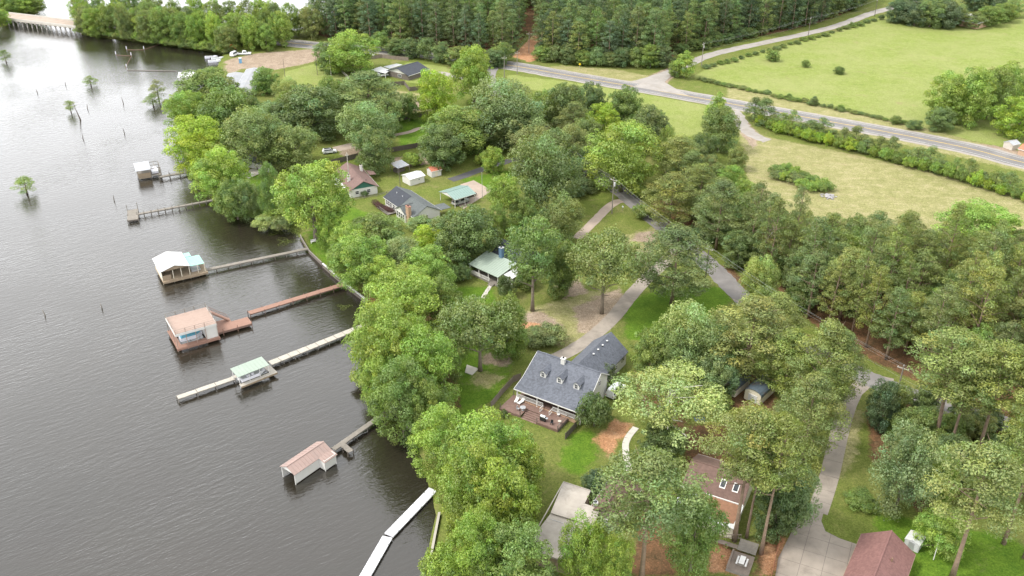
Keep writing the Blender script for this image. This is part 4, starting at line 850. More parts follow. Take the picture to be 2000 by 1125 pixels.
# shore shrubs and hedges
for bx, by, ty, w, c_, lb in [(400, 352, 335, 30, 'gum', 'reedy shrub under the leaning yellow-green tree'), (415, 372, 350, 40, 'lime', 'yellow shrub at the shore by the aqua kayak'), (440, 388, 366, 36, 'gum', 'shrub on the bank left of the bare square dock'), (462, 414, 388, 40, 'olive', 'shrub on the bank at the foot of the bare square dock pier'),
                              (505, 420, 396, 44, 'green', 'dark shrub beneath the slim pale-trunked tree'), (545, 436, 402, 52, 'gum', 'large shrub in the reeds at the inlet'), (520, 444, 418, 48, 'pale', 'pale willow shrub leaning over the inlet'), (552, 448, 420, 42, 'olive', 'olive shrub at the inner corner of the inlet'), (570, 405, 372, 20, 'lime', 'small yellow shrub on the lakeside lawn'),
                              (884, 550, 516, 40, 'green', 'dark green shrub left of the porch steps'), (905, 548, 520, 30, 'dark', 'small dark shrub under the great dark oak'), (1070, 670, 634, 66, 'olive', 'wide brownish shrub behind the grey-roofed house'), (1040, 668, 640, 60, 'sage', 'greyish shrub by the clay patch left of the drive'), (1086, 650, 636, 20, 'dark', 'small dark bush on the worn lawn'),
                              (1195, 712, 680, 40, 'dark', 'dark hedge shrub along the side wall of the grey-roofed house'), (1180, 740, 706, 40, 'dark', 'dark hedge shrub in the middle of the side wall'), (1166, 762, 730, 38, 'dark', 'dark hedge shrub at the front of the side wall'), (1680, 985, 965, 60, 'green', 'low leafy shrub on the lawn right of the driveway bend'), (990, 580, 540, 34, 'dark', 'dark evergreen at the porch corner'),
                              (985, 815, 800, 14, 'dark', 'little round bush at the left corner of the redwood deck'), (712, 382, 370, 16, 'dark', 'clipped bush at the gable of the brown-roofed house'), (712, 322, 300, 32, 'green', 'light green bush beside the tin-roofed carport'), (806, 322, 298, 38, 'gum', 'light green tree bush between the tin carport and the white shed'),
                              (938, 322, 300, 22, 'gum', 'light sapling at the edge of the asphalt driveway'), (1000, 470, 446, 40, 'gum', 'bright shrub right of the blue chimney'), (1025, 560, 520, 46, 'green', 'leafy shrub under the tall ash'), (862, 452, 432, 60, 'olive', 'scrubby shrub below the white lake house'), (820, 445, 428, 50, 'pale', 'pale scrub under the chimney of the white lake house'),
                              (700, 745, 728, 26, 'olive', 'branch of low shrub trailing into the lake'), (1402, 800, 770, 50, 'green', 'shrub in front of the left shed'), (1405, 470, 440, 60, 'green', 'shrub at the right side of the road by the tall bare stem'), (1360, 470, 440, 44, 'dark', 'dark shrub under the roadside pines'), (1462, 505, 470, 60, 'green', 'leafy shrub at the foot of the bare dead tree'), (1520, 545, 500, 66, 'green', 'leafy shrub at the roadside edge of the wood'),
                              (1560, 600, 556, 60, 'green', 'shrub behind the needle strip of the road'), (1255, 425, 396, 40, 'green', 'shrub under the big bright tree at the road'), (1140, 372, 352, 50, 'dark', 'clipped dark hedge beside the asphalt driveway'), (1118, 385, 362, 40, 'dark', 'end of the clipped dark hedge above the lawn')]:
    tree('thicket' if w > 44 else 'bush', bx, by, ty, w, c_, lb, cat='bush', name='shrub')

# undergrowth beneath the right-hand pines, shore fringe of the causeway strip
rs = random.Random(14); taken = [(x, y, r * 0.35) for x, y, r in PLANTED if y < 190]
for x, y in scatter(P([(1752, 792), (2030, 850), (2030, 985), (1930, 975), (1860, 930), (1790, 920), (1735, 860)]), 4.6, 15, 40, taken):
    plant('oak' if rs.random() < 0.6 else 'thicket', x, y, ZL, rs.uniform(3.5, 7.5), rs.uniform(2.2, 3.4), rs.choice(['oak', 'green', 'dark', 'olive']), 'leafy undergrowth tree in the shade below the right-hand pines', 'undergrowth of the right-hand pines', name='undergrowth_tree', cat='tree')
for x, y in scatter(P([(1290, 690), (1420, 660), (1440, 730), (1400, 740), (1330, 720)]), 4.6, 18, 10, taken):
    plant('oak', x, y, ZL, rs.uniform(4, 8), rs.uniform(2.4, 3.4), rs.choice(['oak', 'green', 'olive']), 'leafy undergrowth tree between the lawn and the sheds', 'undergrowth by the sheds', name='undergrowth_tree', cat='tree')
for k in range(44):
    t = k / 43; px = 156 + t * 284; py = 64.5 + 38 * t + RND.uniform(-1.5, 0.2)
    tree('bush', px, py, py - RND.uniform(9, 20), RND.uniform(15, 26), RND.choice(['gum', 'green', 'oak', 'gum']), 'shrub hanging over the water below the causeway trees', 'shore shrubs of the causeway', name='shrub')
# ------------------------------------------------------------------ docks and boathouses
def boards(x0, x1, y0, y1, z, across=True, w=0.15, th=0.05, seed=0):
    """deck boards with open joints, each a hair high or low"""
    mb = MB(); rnd = random.Random(seed); a, b_ = (x0, x1) if across else (y0, y1); n_ = max(1, int((b_ - a) / w)); s = (b_ - a) / n_
    for i in range(n_):
        p, q = a + i * s + 0.008, a + (i + 1) * s - 0.008; dz = rnd.uniform(-0.012, 0.012); e0, e1 = rnd.uniform(-0.03, 0.03), rnd.uniform(-0.03, 0.03)
        if across: mb.b(p, q, y0 + e0, y1 + e1, z - th + dz, z + dz)
        else: mb.b(x0 + e0, x1 + e1, p, q, z - th + dz, z + dz)
    return mb
POSTS = {}
def post(par, x, y, z0, z1, r, mat, name='post'):
    key = (round(r, 3), mat)
    if key not in POSTS: POSTS[key] = MB().tube([(0, 0, 0), (0, 0, 1)], [r, r], 7).mesh('post', mat)
    o = link(name, POSTS[key], par, (x, y, z0)); o.scale = (1, 1, z1 - z0); return o
def pier_parts(t, L, w, z, mat, gap=3.0, stick=0.0, pmat='wood_grey', x0=0.0, seed=1, sections=None, both=True):
    if sections:
        s = L / sections; rnd = random.Random(seed)
        for i in range(sections):
            o = link('deck_section', None, t)
            ms = boards(x0 + i * s + 0.06, x0 + (i + 1) * s - 0.06, -w / 2, w / 2, z + rnd.uniform(-0.03, 0.03), True, 0.2, 0.16, seed + i).mesh('deck_section', mat)
            bpy.data.objects.remove(o); link('deck_section', ms, t)
    else: part('deck_boards', boards(x0, x0 + L, -w / 2, w / 2, z, True, 0.16, 0.05, seed), mat, t, kind='stuff')
    for s in (-1, 1): part('stringer', MB().b(x0, x0 + L, s * (w / 2 - 0.1) - 0.04, s * (w / 2 - 0.1) + 0.04, z - 0.32, z - 0.06), pmat, t)
    k = max(1, int(L / gap))
    for i in range(k + 1):
        for s in (-1, 1):
            if s > 0 or both: post(t, x0 + L * i / k, s * (w / 2 + 0.02), -2.3, z + stick, 0.09, pmat)
def pier(name, label, pa, pb, w, mat, z=1.0, **kw):
    a, b_ = g(*pa, z), g(*pb, z); d = b_ - a
    t = thing(name, label, 'dock', (a.x, a.y, 0), math.atan2(d.y, d.x)); pier_parts(t, d.length, w, z, mat, **kw); return t
def ribbed(mb, quad, n, h=0.05, w=0.05):
    """raised seams down the slope of a metal roof: quad = eave0, eave1, ridge1, ridge0"""
    a, b_, c_, d = [Vector(p) for p in quad]
    for i in range(1, n):
        t = i / n; p, q = a.lerp(b_, t), d.lerp(c_, t); up = (b_ - a).cross(d - a).normalized(); up = up if up.z > 0 else -up
        mb.beam(p + up * h * 0.4, q + up * h * 0.4, w, h, up)
    return mb
def rail(par, p, q, z, h=1.0, n=None, mat='white_trim', name='railing', bal=True):
    p, q = Vector((*p, z)), Vector((*q, z)); mb = MB(); L = (q - p).length; n = n or max(1, int(L / 0.16)); u = Vector((0, 0, 1))
    mb.beam(p + u * h, q + u * h, 0.09, 0.08); mb.beam(p + u * 0.12, q + u * 0.12, 0.07, 0.07)
    for i in range(n + 1):
        e = p.lerp(q, i / n)
        if bal: mb.beam(e + u * 0.12, e + u * h, 0.05, 0.05, (1, 0, 0))
    return part(name, mb, mat, par)
# 1: farthest covered dock
o_, a_, _ = frame((271, 347), (297, 343), 1.0, 0); t = thing('covered_dock', 'farthest covered dock with blue-grey metal roof and tan boarded front', 'boathouse', o_, a_)
part('deck', boards(-0.2, 7.0, -0.2, 6.2, 1.0, False), 'wood_grey', t, kind='stuff')
q = [(-0.5, -0.4, 3.3), (4.0, -0.4, 3.3), (4.0, 6.4, 3.7), (-0.5, 6.4, 3.7)]; part('roof', ribbed(MB().slab(q, 0.1), q, 8), 'tin', t)
part('front_wall', MB().b(0, 3.7, -0.12, 0, 0.5, 2.2), 'wood_tan', t)
for x, y in [(0, 0), (3.8, 0), (0, 6), (3.8, 6), (6.8, 0), (6.8, 6)]: post(t, x, y, -2.3, 3.4, 0.09, 'wood_grey')
fr = MB()
for p, q in [((3.8, 0), (6.8, 0)), ((3.8, 6), (6.8, 6)), ((6.8, 0), (6.8, 6)), ((5.3, 0), (5.3, 6)), ((3.8, 3), (6.8, 3))]: fr.beam((*p, 3.35), (*q, 3.35), 0.12, 0.16)
part('roof_frame', fr, 'wood_grey', t)
part('stored_boat', MB().slab([(4.2, 1, 1.9), (6.2, 1.2, 1.9), (6.3, 4.2, 1.9), (5.3, 5.6, 2.0), (4.2, 4.2, 1.9)], 0.7), 'boat_white', t)
pier('pier', 'weathered walkway of the farthest covered dock with open railing', (311, 345), (390, 331), 1.3, 'wood_grey', gap=2.6, stick=0.9, seed=3)
# 2: bare square dock
o_, a_, _ = frame((248.8, 430.6), (264, 428.5), 1.0, 0); t = thing('swim_platform', 'bare square dock platform at the end of a narrow pier', 'dock', o_, a_)
part('deck', boards(0, 2.9, 0, 7.6, 1.0, False, seed=4), 'wood_grey', t, kind='stuff'); part('fascia', MB().b(-0.06, 2.96, -0.08, -0.01, 0.55, 0.98), 'wood_dark', t); part('side_fascia', MB().b(2.91, 2.98, 0, 7.6, 0.55, 0.98), 'wood_dark', t)
for x, y, s in [(0, 0, .3), (2.9, 0, .3), (0, 7.6, 1.6), (2.9, 7.6, 2.0), (0, 3.8, .3), (2.9, 3.8, .2)]: post(t, x, y, -2.3, 1 + s, 0.1, 'wood_grey')
pier('pier', 'narrow weathered pier leading to the bare square dock', (267, 418), (428, 388), 1.1, 'wood_grey', gap=1.9, stick=0.35, seed=5)
# 3: white and mint boathouse
o_, a_, _ = frame((314, 530), (366, 518), 3.6, 0); t = thing('boathouse', 'boathouse with white gable roof and mint green side roof', 'boathouse', o_, a_)
part('deck', boards(-0.2, 11, -1.0, 8.2, 1.0, False, seed=6), 'wood_tan', t, kind='stuff'); part('fascia', MB().b(-0.2, 11, -1.1, -1.01, 0.45, 0.97), 'wood_tan', t)
for q in ([(-0.4, -0.6, 3.6), (3.3, -0.6, 4.7), (3.3, 8.3, 4.7), (-0.4, 8.3, 3.6)], [(3.32, -0.6, 4.7), (7.0, -0.6, 3.6), (7.0, 8.3, 3.6), (3.32, 8.3, 4.7)]):
    part('roof_slope', ribbed(MB().slab(q, 0.1), [q[0], q[3], q[2], q[1]] if q[0][0] < 0 else [q[1], q[2], q[3], q[0]], 9), 'white_metal', t)
q = [(7.1, -0.2, 3.3), (10.6, -0.2, 3.2), (10.6, 5.2, 3.2), (7.1, 5.2, 3.3)]; part('side_roof', ribbed(MB().slab(q, 0.1), [q[1], q[2], q[3], q[0]], 7), 'mint_metal', t, label='mint green side roof')
q = [(7.1, 5.25, 3.4), (8.6, 5.25, 3.4), (8.6, 7.6, 3.4), (7.1, 7.6, 3.4)]; part('side_roof', ribbed(MB().slab(q, 0.1), q, 3), 'mint_metal', t)
part('front_gable', MB().poly3([(0, -0.3, 3.45), (6.6, -0.3, 3.45), (3.3, -0.3, 4.5)], (0, 0.08, 0)), 'wood_tan', t); part('front_panel', MB().b(0, 2.1, -0.35, -0.28, 1.0, 2.3), 'wood_tan', t)
part('inner_wall', MB().b(0, 6.6, 7.8, 7.9, 1, 3.5), 'wood_dark', t); part('left_wall', MB().b(-0.05, 0.05, 0, 7.8, 1, 3.5), 'cream_paint', t)
for x, y in [(0, -0.3), (2.7, -0.3), (4.7, -0.3), (6.7, -0.3), (8.8, -0.2), (10.5, -0.2), (6.7, 8), (10.5, 5)]: post(t, x, y, -2.3, 3.3, 0.09, 'cream_paint')
part('storage_rack', MB().b(3.2, 6.0, 5.2, 6.4, 1, 2.0), 'wood_grey', t); part('boat_cradle', MB().b(7.4, 9.6, 0.8, 4.4, 1.0, 1.5), 'steel', t)
pier('pier', 'long grey pier leading to the white and mint boathouse', (399, 527), (601, 485), 1.2, 'wood_grey', gap=2.8, seed=7)
# 4: two-storey dock
o_, a_, L_ = frame((342, 653), (422, 631), 4.5, 0); t = thing('party_dock', 'two-storey dock with flat pinkish sun deck and white fascia', 'boathouse', o_, a_)
part('sun_deck', boards(0, 9, 0, 8.4, 4.5, False, 0.2, 0.08, 8), 'deck_pink', t, kind='stuff'); part('lower_deck', boards(-0.3, 9.2, -0.5, 1.0, 1.0, False, 0.18, 0.06, 9), 'deck_red', t, kind='stuff')
part('rear_deck', boards(-0.3, 9.2, 7.2, 8.6, 1.0, False, 0.18, 0.06, 9), 'deck_red', t, kind='stuff'); part('side_deck', boards(6.6, 9.2, 1.0, 7.2, 1.0, True, 0.18, 0.06, 9), 'deck_red', t, kind='stuff'); part('side_deck', boards(-0.3, 0.9, 1.0, 7.2, 1.0, True, 0.18, 0.06, 9), 'deck_red', t, kind='stuff')
for n_, bx in (('front_fascia', (-0.1, 9.1, -0.1, -0.02, 3.85, 4.42)), ('side_fascia', (-0.1, -0.02, -0.02, 8.5, 3.85, 4.42)), ('side_fascia', (9.02, 9.1, -0.02, 8.5, 3.85, 4.42))): part(n_, MB().b(*bx), 'white_paint', t)
part('lower_fascia', MB().b(-0.35, 9.25, -0.6, -0.52, 0.5, 0.96), 'deck_red', t)
part('closet_wall', MB().b(6.4, 9.0, 0.1, 0.18, 1.0, 3.84), 'white_paint', t); part('closet_wall', MB().b(6.4, 6.48, 0.2, 4, 1.0, 3.84), 'white_paint', t); part('closet_wall', MB().b(8.92, 9.0, 0.2, 7.5, 1, 3.84), 'white_paint', t)
for x in (0, 2.2, 4.3, 6.4, 9.0):
    post(t, x, -0.02 if x < 6 else -0.05, -2.3, 5.5, 0.08, 'deck_pink'); post(t, x, 8.4, -2.3, 5.5, 0.08, 'wood_grey')
for y in (2.8, 5.6): post(t, 0, y, 1, 5.5, 0.06, 'deck_pink'); post(t, 9.0, y, 1, 5.5, 0.06, 'deck_pink')
for z_ in (4.95, 5.4):
    mb = MB()
    for p, q in (((0, 0), (9, 0)), ((0, 8.4), (9, 8.4)), ((0, 0), (0, 8.4)), ((9, 2), (9, 8.4))): mb.beam((*p, z_), (*q, z_), 0.05, 0.05)
    part('rail', mb, 'wood_grey', t)
st = MB()
for i in range(14): st.b(9.3 + i * 0.27, 9.62 + i * 0.27, 5.4, 6.6, 4.2 - i * 0.235, 4.27 - i * 0.235)
part('stair', st, 'deck_red', t); rl = MB()
for y in (5.35, 6.65): rl.beam((9.2, y, 5.3), (13.1, y, 1.9), 0.07, 0.09); rl.beam((9.2, y, 4.2), (13.1, y, 0.95), 0.06, 0.2)
part('stair_rail', rl, 'deck_red', t)
part('landing', boards(9.3, 17.2, 1.6, 5.0, 1.0, True, 0.18, 0.06, 10), 'deck_red', t, kind='stuff'); part('landing_fascia', MB().b(9.3, 17.2, 1.5, 1.58, 0.5, 0.96), 'deck_redbrown', t); part('stair_landing', boards(9.3, 13.4, 5.0, 6.8, 1.0, True, 0.18, 0.06, 10), 'deck_red', t, kind='stuff')
for x in (10.5, 13.8, 17.1): post(t, x, 1.55, -2.3, 1.7, 0.08, 'deck_red')
bt = thing('covered_boat', 'blue covered boat inside the two-storey dock', 'boat', o_ + Matrix.Rotation(a_, 3, 'Z') @ Vector((3.4, 3.0, 1.0)), a_)
part('hull', MB().slab([(-2.2, -0.9, 0.75), (1.4, -0.9, 0.75), (2.8, 0, 0.85), (1.4, 0.9, 0.75), (-2.2, 0.9, 0.75)], 0.8), 'boat_white', bt); part('cover', MB().add([(-2.1, -0.85, 0.76), (1.4, -0.85, 0.76), (2.6, 0, 0.86), (1.4, 0.85, 0.76), (-2.1, 0.85, 0.76), (-1.6, 0, 1.25), (1.2, 0, 1.35)], [(0, 1, 6, 5), (1, 2, 6), (2, 3, 6), (3, 4, 5, 6), (4, 0, 5)]), 'boat_blue', bt)
pier('pier', 'long red-brown pier leading to the two-storey dock', (486, 611), (674, 554), 1.7, 'deck_red', gap=3.2, stick=0.25, pmat='deck_redbrown', seed=11)
# 5: green-roofed lift on the grey sectional pier
pier('pier', 'grey sectional pier leading to the green-roofed boat lift', (527, 709), (722, 631), 1.75, 'wood_pale', gap=2.6, sections=11, seed=12)
pier('pier', 'outer arm of the grey pier reaching past the green-roofed boat lift', (346, 776), (457, 738), 1.3, 'wood_pale', gap=3.5, sections=3, seed=14)
o_, a_, _ = frame((471.2, 755.2), (540.8, 727.2), 1.0, 0); t = thing('boat_lift', 'open boat lift with flat pale green metal roof on slim posts', 'boathouse', o_, a_)
part('front_deck', boards(0, 8.2, 0, 1.0, 1.0, True, seed=15), 'wood_pale', t, kind='stuff'); part('end_deck', boards(6.9, 8.2, 1.0, 4.7, 1.0, False, seed=15), 'wood_pale', t, kind='stuff'); part('rear_deck', boards(0, 6.9, 3.7, 4.8, 1.0, True, seed=15), 'wood_pale', t, kind='stuff'); part('fascia', MB().b(0, 8.2, -0.09, -0.02, 0.6, 0.97), 'wood_tan', t)
q = [(-0.1, 0.7, 3.0), (7.0, 0.7, 3.0), (7.0, 4.2, 3.35), (-0.1, 4.2, 3.35)]; part('roof', ribbed(MB().slab(q, 0.1), q, 9), 'pale_green_metal', t)
for x in (0.2, 2.4, 4.8, 6.8): post(t, x, 0.9, -2.3, 2.95, 0.07, 'white_trim'); post(t, x, 4.0, -2.3, 3.2, 0.07, 'white_trim')
part('lift_beam', MB().b(0.6, 6.6, 1.3, 1.45, 0.9, 1.1), 'steel', t); part('lift_beam', MB().b(0.6, 6.6, 3.3, 3.45, 0.9, 1.1), 'steel', t)
bt = thing('bass_boat', 'pale open boat hanging in the green-roofed lift', 'boat', o_ + Matrix.Rotation(a_, 3, 'Z') @ Vector((3.4, 1.9, 1.15)), a_)
part('hull', MB().slab([(-2.6, -0.85, 0.6), (1.2, -0.95, 0.62), (2.9, 0, 0.75), (1.2, 0.95, 0.62), (-2.6, 0.85, 0.6)], 0.6), 'boat_white', bt)
part('deck', MB().slab([(-2.4, -0.7, 0.66), (1.1, -0.8, 0.68), (2.5, 0, 0.8), (1.1, 0.8, 0.68), (-2.4, 0.7, 0.66)], 0.05), 'car_grey', bt); part('seat', MB().b(-1.3, -0.6, -0.6, 0.6, 0.66, 1.0), 'boat_white', bt); part('console', MB().b(-0.3, 0.2, -0.6, 0.0, 0.66, 1.15), 'boat_white', bt)
part('outboard_motor', MB().b(-3.1, -2.65, -0.22, 0.22, 0.3, 1.25), 'car_white', bt)
# 6: pink boathouse
o_, a_, _ = frame((575, 925), (622, 893), 2.6, 0); t = thing('boathouse', 'pale boathouse with pink metal roof and short side wing', 'boathouse', o_, a_)
part('front_wall', MB().b(0, 5.7, 0, 0.1, 0.2, 2.55), 'white_paint', t); part('rear_wall', MB().b(0, 8.4, 3.4, 3.5, 0.2, 2.55), 'white_paint', t)
part('end_gable', MB().poly3([(0, 0.1, 2.3), (0, 3.4, 2.3), (0, 1.75, 3.35)], (0.08, 0, 0)), 'white_paint', t)
part('wing_wall', MB().b(5.7, 5.8, -1.5, 0.0, 0.2, 2.35), 'white_paint', t); part('wing_wall', MB().b(5.8, 8.4, -1.5, -1.4, 0.2, 2.35), 'white_paint', t); part('end_wall', MB().b(8.3, 8.4, -1.4, 3.4, 0.2, 2.5), 'white_paint', t)
q = [(-0.25, -0.25, 2.5), (8.65, -0.25, 2.5), (8.65, 1.75, 3.5), (-0.25, 1.75, 3.5)]; part('roof_slope', ribbed(MB().slab(q, 0.08), q, 12), 'pink_metal', t)
q = [(8.65, 3.75, 2.5), (-0.25, 3.75, 2.5), (-0.25, 1.77, 3.5), (8.65, 1.77, 3.5)]; part('roof_slope', ribbed(MB().slab(q, 0.08), q, 12), 'pink_metal', t)
q = [(5.5, -1.75, 2.2), (8.65, -1.75, 2.2), (8.65, -0.15, 2.57), (5.5, -0.15, 2.57)]; part('wing_roof', ribbed(MB().slab(q, 0.08), q, 5), 'pink_metal', t)
part('ridge_cap', MB().beam((-0.25, 1.76, 3.52), (8.65, 1.76, 3.52), 0.3, 0.06), 'pink_metal', t)
for x, y in [(0, 0.05), (0, 3.45), (3, 3.45), (8.4, 3.45), (8.4, -1.45), (5.75, -1.45)]: post(t, x, y, -2.3, 2.4, 0.09, 'white_paint')
pier('pier', 'grey plank pier leading to the pink-roofed boathouse', (651, 877), (752, 806), 1.1, 'wood_grey', gap=2.6, seed=16)
o_, a_, _ = frame((667, 866), (684, 881), 1.0, 0); t = thing('dock_stub', 'short side platform on the pink boathouse pier', 'dock', o_, a_)
part('deck_boards', boards(0, 3.2, -0.6, 0.6, 0.99, True, seed=17), 'wood_grey', t, kind='stuff')
for x, y in [(3.1, -0.6), (3.1, 0.6), (1.4, -0.6)]: post(t, x, y, -2.3, 1.15, 0.1, 'wood_dark')
# 7: white floating dock
t = thing('floating_dock', 'white floating dock bending towards the bottom of the picture', 'dock', g(758, 1047, 0), 0.0); o0 = g(758, 1047, 0)
for pa, pb, k in (((690, 1165), (757, 1048), 4), ((759, 1045), (846, 955), 4)):
    A, B = g(*pa, 0.5) - o0, g(*pb, 0.5) - o0
    for i in range(k):
        p, q = A.lerp(B, i / k + 0.004), A.lerp(B, (i + 1) / k - 0.004); ms = MB().beam(p - Vector((0, 0, 0.1)), q - Vector((0, 0, 0.1)), 1.75, 0.24).mesh('dock_section', 'dock_white'); link('dock_section', ms, t)
        d = (q - p).normalized(); n_ = Vector((d.y, -d.x, 0)); part('float', MB().beam(p + d * 0.3 - Vector((0, 0, 0.33)), q - d * 0.3 - Vector((0, 0, 0.33)), 1.4, 0.24), 'rubber', t)
        for s in (-1, 1): part('cleat', MB().box(p.lerp(q, 0.5) + n_ * s * 0.8 + Vector((0, 0, 0.06)), (0.3, 0.1, 0.08), math.atan2(d.y, d.x)), 'steel', t)
# bank walls
def wall_line(name, label, px, z0, z1, th, mat, capm):
    p = [g(x, y, z1) for x, y in px]; o0 = Vector((p[0].x, p[0].y, 0)); t = thing(name, label, 'wall', o0)
    for i, (a, b_) in enumerate(zip(p[:-1], p[1:])):
        a, b_ = a - o0, b_ - o0; e = (b_ - a).normalized() * 0.004 * i
        part('wall_panel', MB().beam(Vector((a.x, a.y, (z0 + z1) / 2 - 0.06)), Vector((b_.x, b_.y, (z0 + z1) / 2 - 0.06)), th, z1 - z0 - 0.12), mat, t); part('coping', MB().beam(Vector((a.x, a.y, z1 - 0.055)), Vector((b_.x, b_.y, z1 - 0.055)), th + 0.22, 0.11), capm, t)
    return t
wall_line('seawall', 'white concrete seawall between the two middle piers', [(630, 514), (673, 552), (718, 587)], -1.5, 1.2, 0.22, 'wood_dark', 'white_trim')
wall_line('seawall', 'low timber bank wall at the foot of the lakeside lawn', [(586, 458), (590, 466), (604, 489), (628, 512)], -1.5, 1.04, 0.1, 'wood_dark', 'wood_grey')
wall_line('seawall', 'straight bank wall beside the strip of shore lawn near the bottom edge', [(838, 1150), (841, 1088), (858, 1000)], -1.5, 1.1, 0.2, 'wood_dark', 'wood_pale')
wall_line('seawall', 'short concrete bank edge under the trees by the pink boathouse pier', [(775, 800), (806, 838)], -1.5, 1.1, 0.25, 'concrete', 'concrete')
# stumps and channel poles
for k, (px, py, h, lb) in enumerate([(157, 234, 7.0, 'tall leaning snag in the lake with a thick foot'), (73, 181, 1.6, 'stump in the lake left of the flat-topped cypress'), (128, 166, 1.4, 'stump just left of the flat-topped cypress'), (171, 213, 2.0, 'stump right of the tall leaning snag'), (241, 202, 2.6, 'thin stump between the point and the leaning snag'), (243, 260, 2.0, 'stump off the shore of the leaning yellow-green tree'),
                                     (162, 271, 1.6, 'stump below the tall leaning snag'), (223, 392, 1.8, 'stump beyond the bare square dock'), (88, 616, 1.6, 'grey post in the open lake, left one of two'), (199, 602, 1.5, 'grey post in the open lake, right one of two')]):
    p = g(px, py, 0); mb = MB(); ln = 0.12 if k == 0 else 0.05; mb.tube([(0, 0, -2), (0, 0, 0.05), (-ln * h, 0.1, h * 0.55), (-ln * h * 1.8, 0.2, h)], [0.34 if k == 0 else 0.2, 0.3 if k == 0 else 0.15, 0.11, 0.05], 7)
    single('stump', mb, 'wood_dark' if k < 8 else 'wood_grey', lb, 'stump', p, k * 1.7 if k else 0, smooth=True)
# swimming boom off the landing, with floats
BOOM = [(226, 107), (256, 109), (245, 96), (282, 97), (312, 86)]
for k, (a, b_) in enumerate([((226, 107), (257, 109)), ((247, 97), (281, 97)), ((281, 97), (312, 86)), ((257, 109), (245, 133))]):
    A, B = g(*a, 0.1), g(*b_, 0.1); single('floating_boom', MB().tube([(0, 0, 0), (B - A) * 0.5 + Vector((0, -0.4, 0)), B - A], [0.1, 0.1, 0.1], 6), 'rust', ['rusty floating boom farthest left', 'rusty floating boom in the middle', 'rusty floating boom running to the causeway trees', 'floating boom running down to the long log boom'][k], 'boom', A)
A, B = g(248, 137, 0.2), g(345, 139, 0.2); single('log_boom', MB().tube([(0, 0, 0), B - A], [0.15, 0.15], 6), 'wood_grey', 'long grey log boom running to the white-roofed landing shed', 'boom', A)
for px, py in [(226, 105), (247, 95), (281, 95), (256, 107), (247, 130)]: single('boom_float', MB().tube([(0, 0, -0.2), (0, 0, 0.2), (0, 0, 0.9), (0, 0, 1.2)], [0.18, 0.2, 0.18, 0.08], 8), 'car_white', 'white float marking the end of a boom', 'float', g(px, py, 0), 0, 'boom floats')
kp = g(399, 340, ZL); single('kayak', MB().slab([(-2.2, 0, 0.45), (-1.2, -0.4, 0.4), (1.2, -0.4, 0.4), (2.2, 0, 0.45), (1.2, 0.4, 0.4), (-1.2, 0.4, 0.4)], 0.4), 'aqua', 'aqua kayak lying on the grass by the farthest covered dock', 'kayak', kp, 0.35)
# bridge
A, B = g(156, 48, 3.4), g(2, 30, 3.4); d = B - A; t = thing('road_bridge', 'long low road bridge on rows of concrete piles', 'bridge', (A.x, A.y, 0), math.atan2(d.y, d.x)); L = d.length
part('bridge_deck', MB().b(-12, L, -5.2, 5.2, 2.7, 3.35), 'concrete', t); part('road_surface', MB().b(-12, L, -4.6, 4.6, 3.352, 3.4), 'gravel_pink', t)
for s in (-1, 1): part('parapet', MB().b(-12, L, s * 5.0 - 0.12, s * 5.0 + 0.12, 3.402, 4.1), 'concrete_pale', t)
for i in range(17):
    x = -4 + i * (L - 2) / 16; part('pile_cap', MB().b(x - 0.4, x + 0.4, -5, 5, 2.1, 2.698), 'concrete', t)
    for y in (-4.2, -1.4, 1.4, 4.2): post(t, x, y, -2.4, 2.1, 0.28, 'concrete_pale', 'pile')
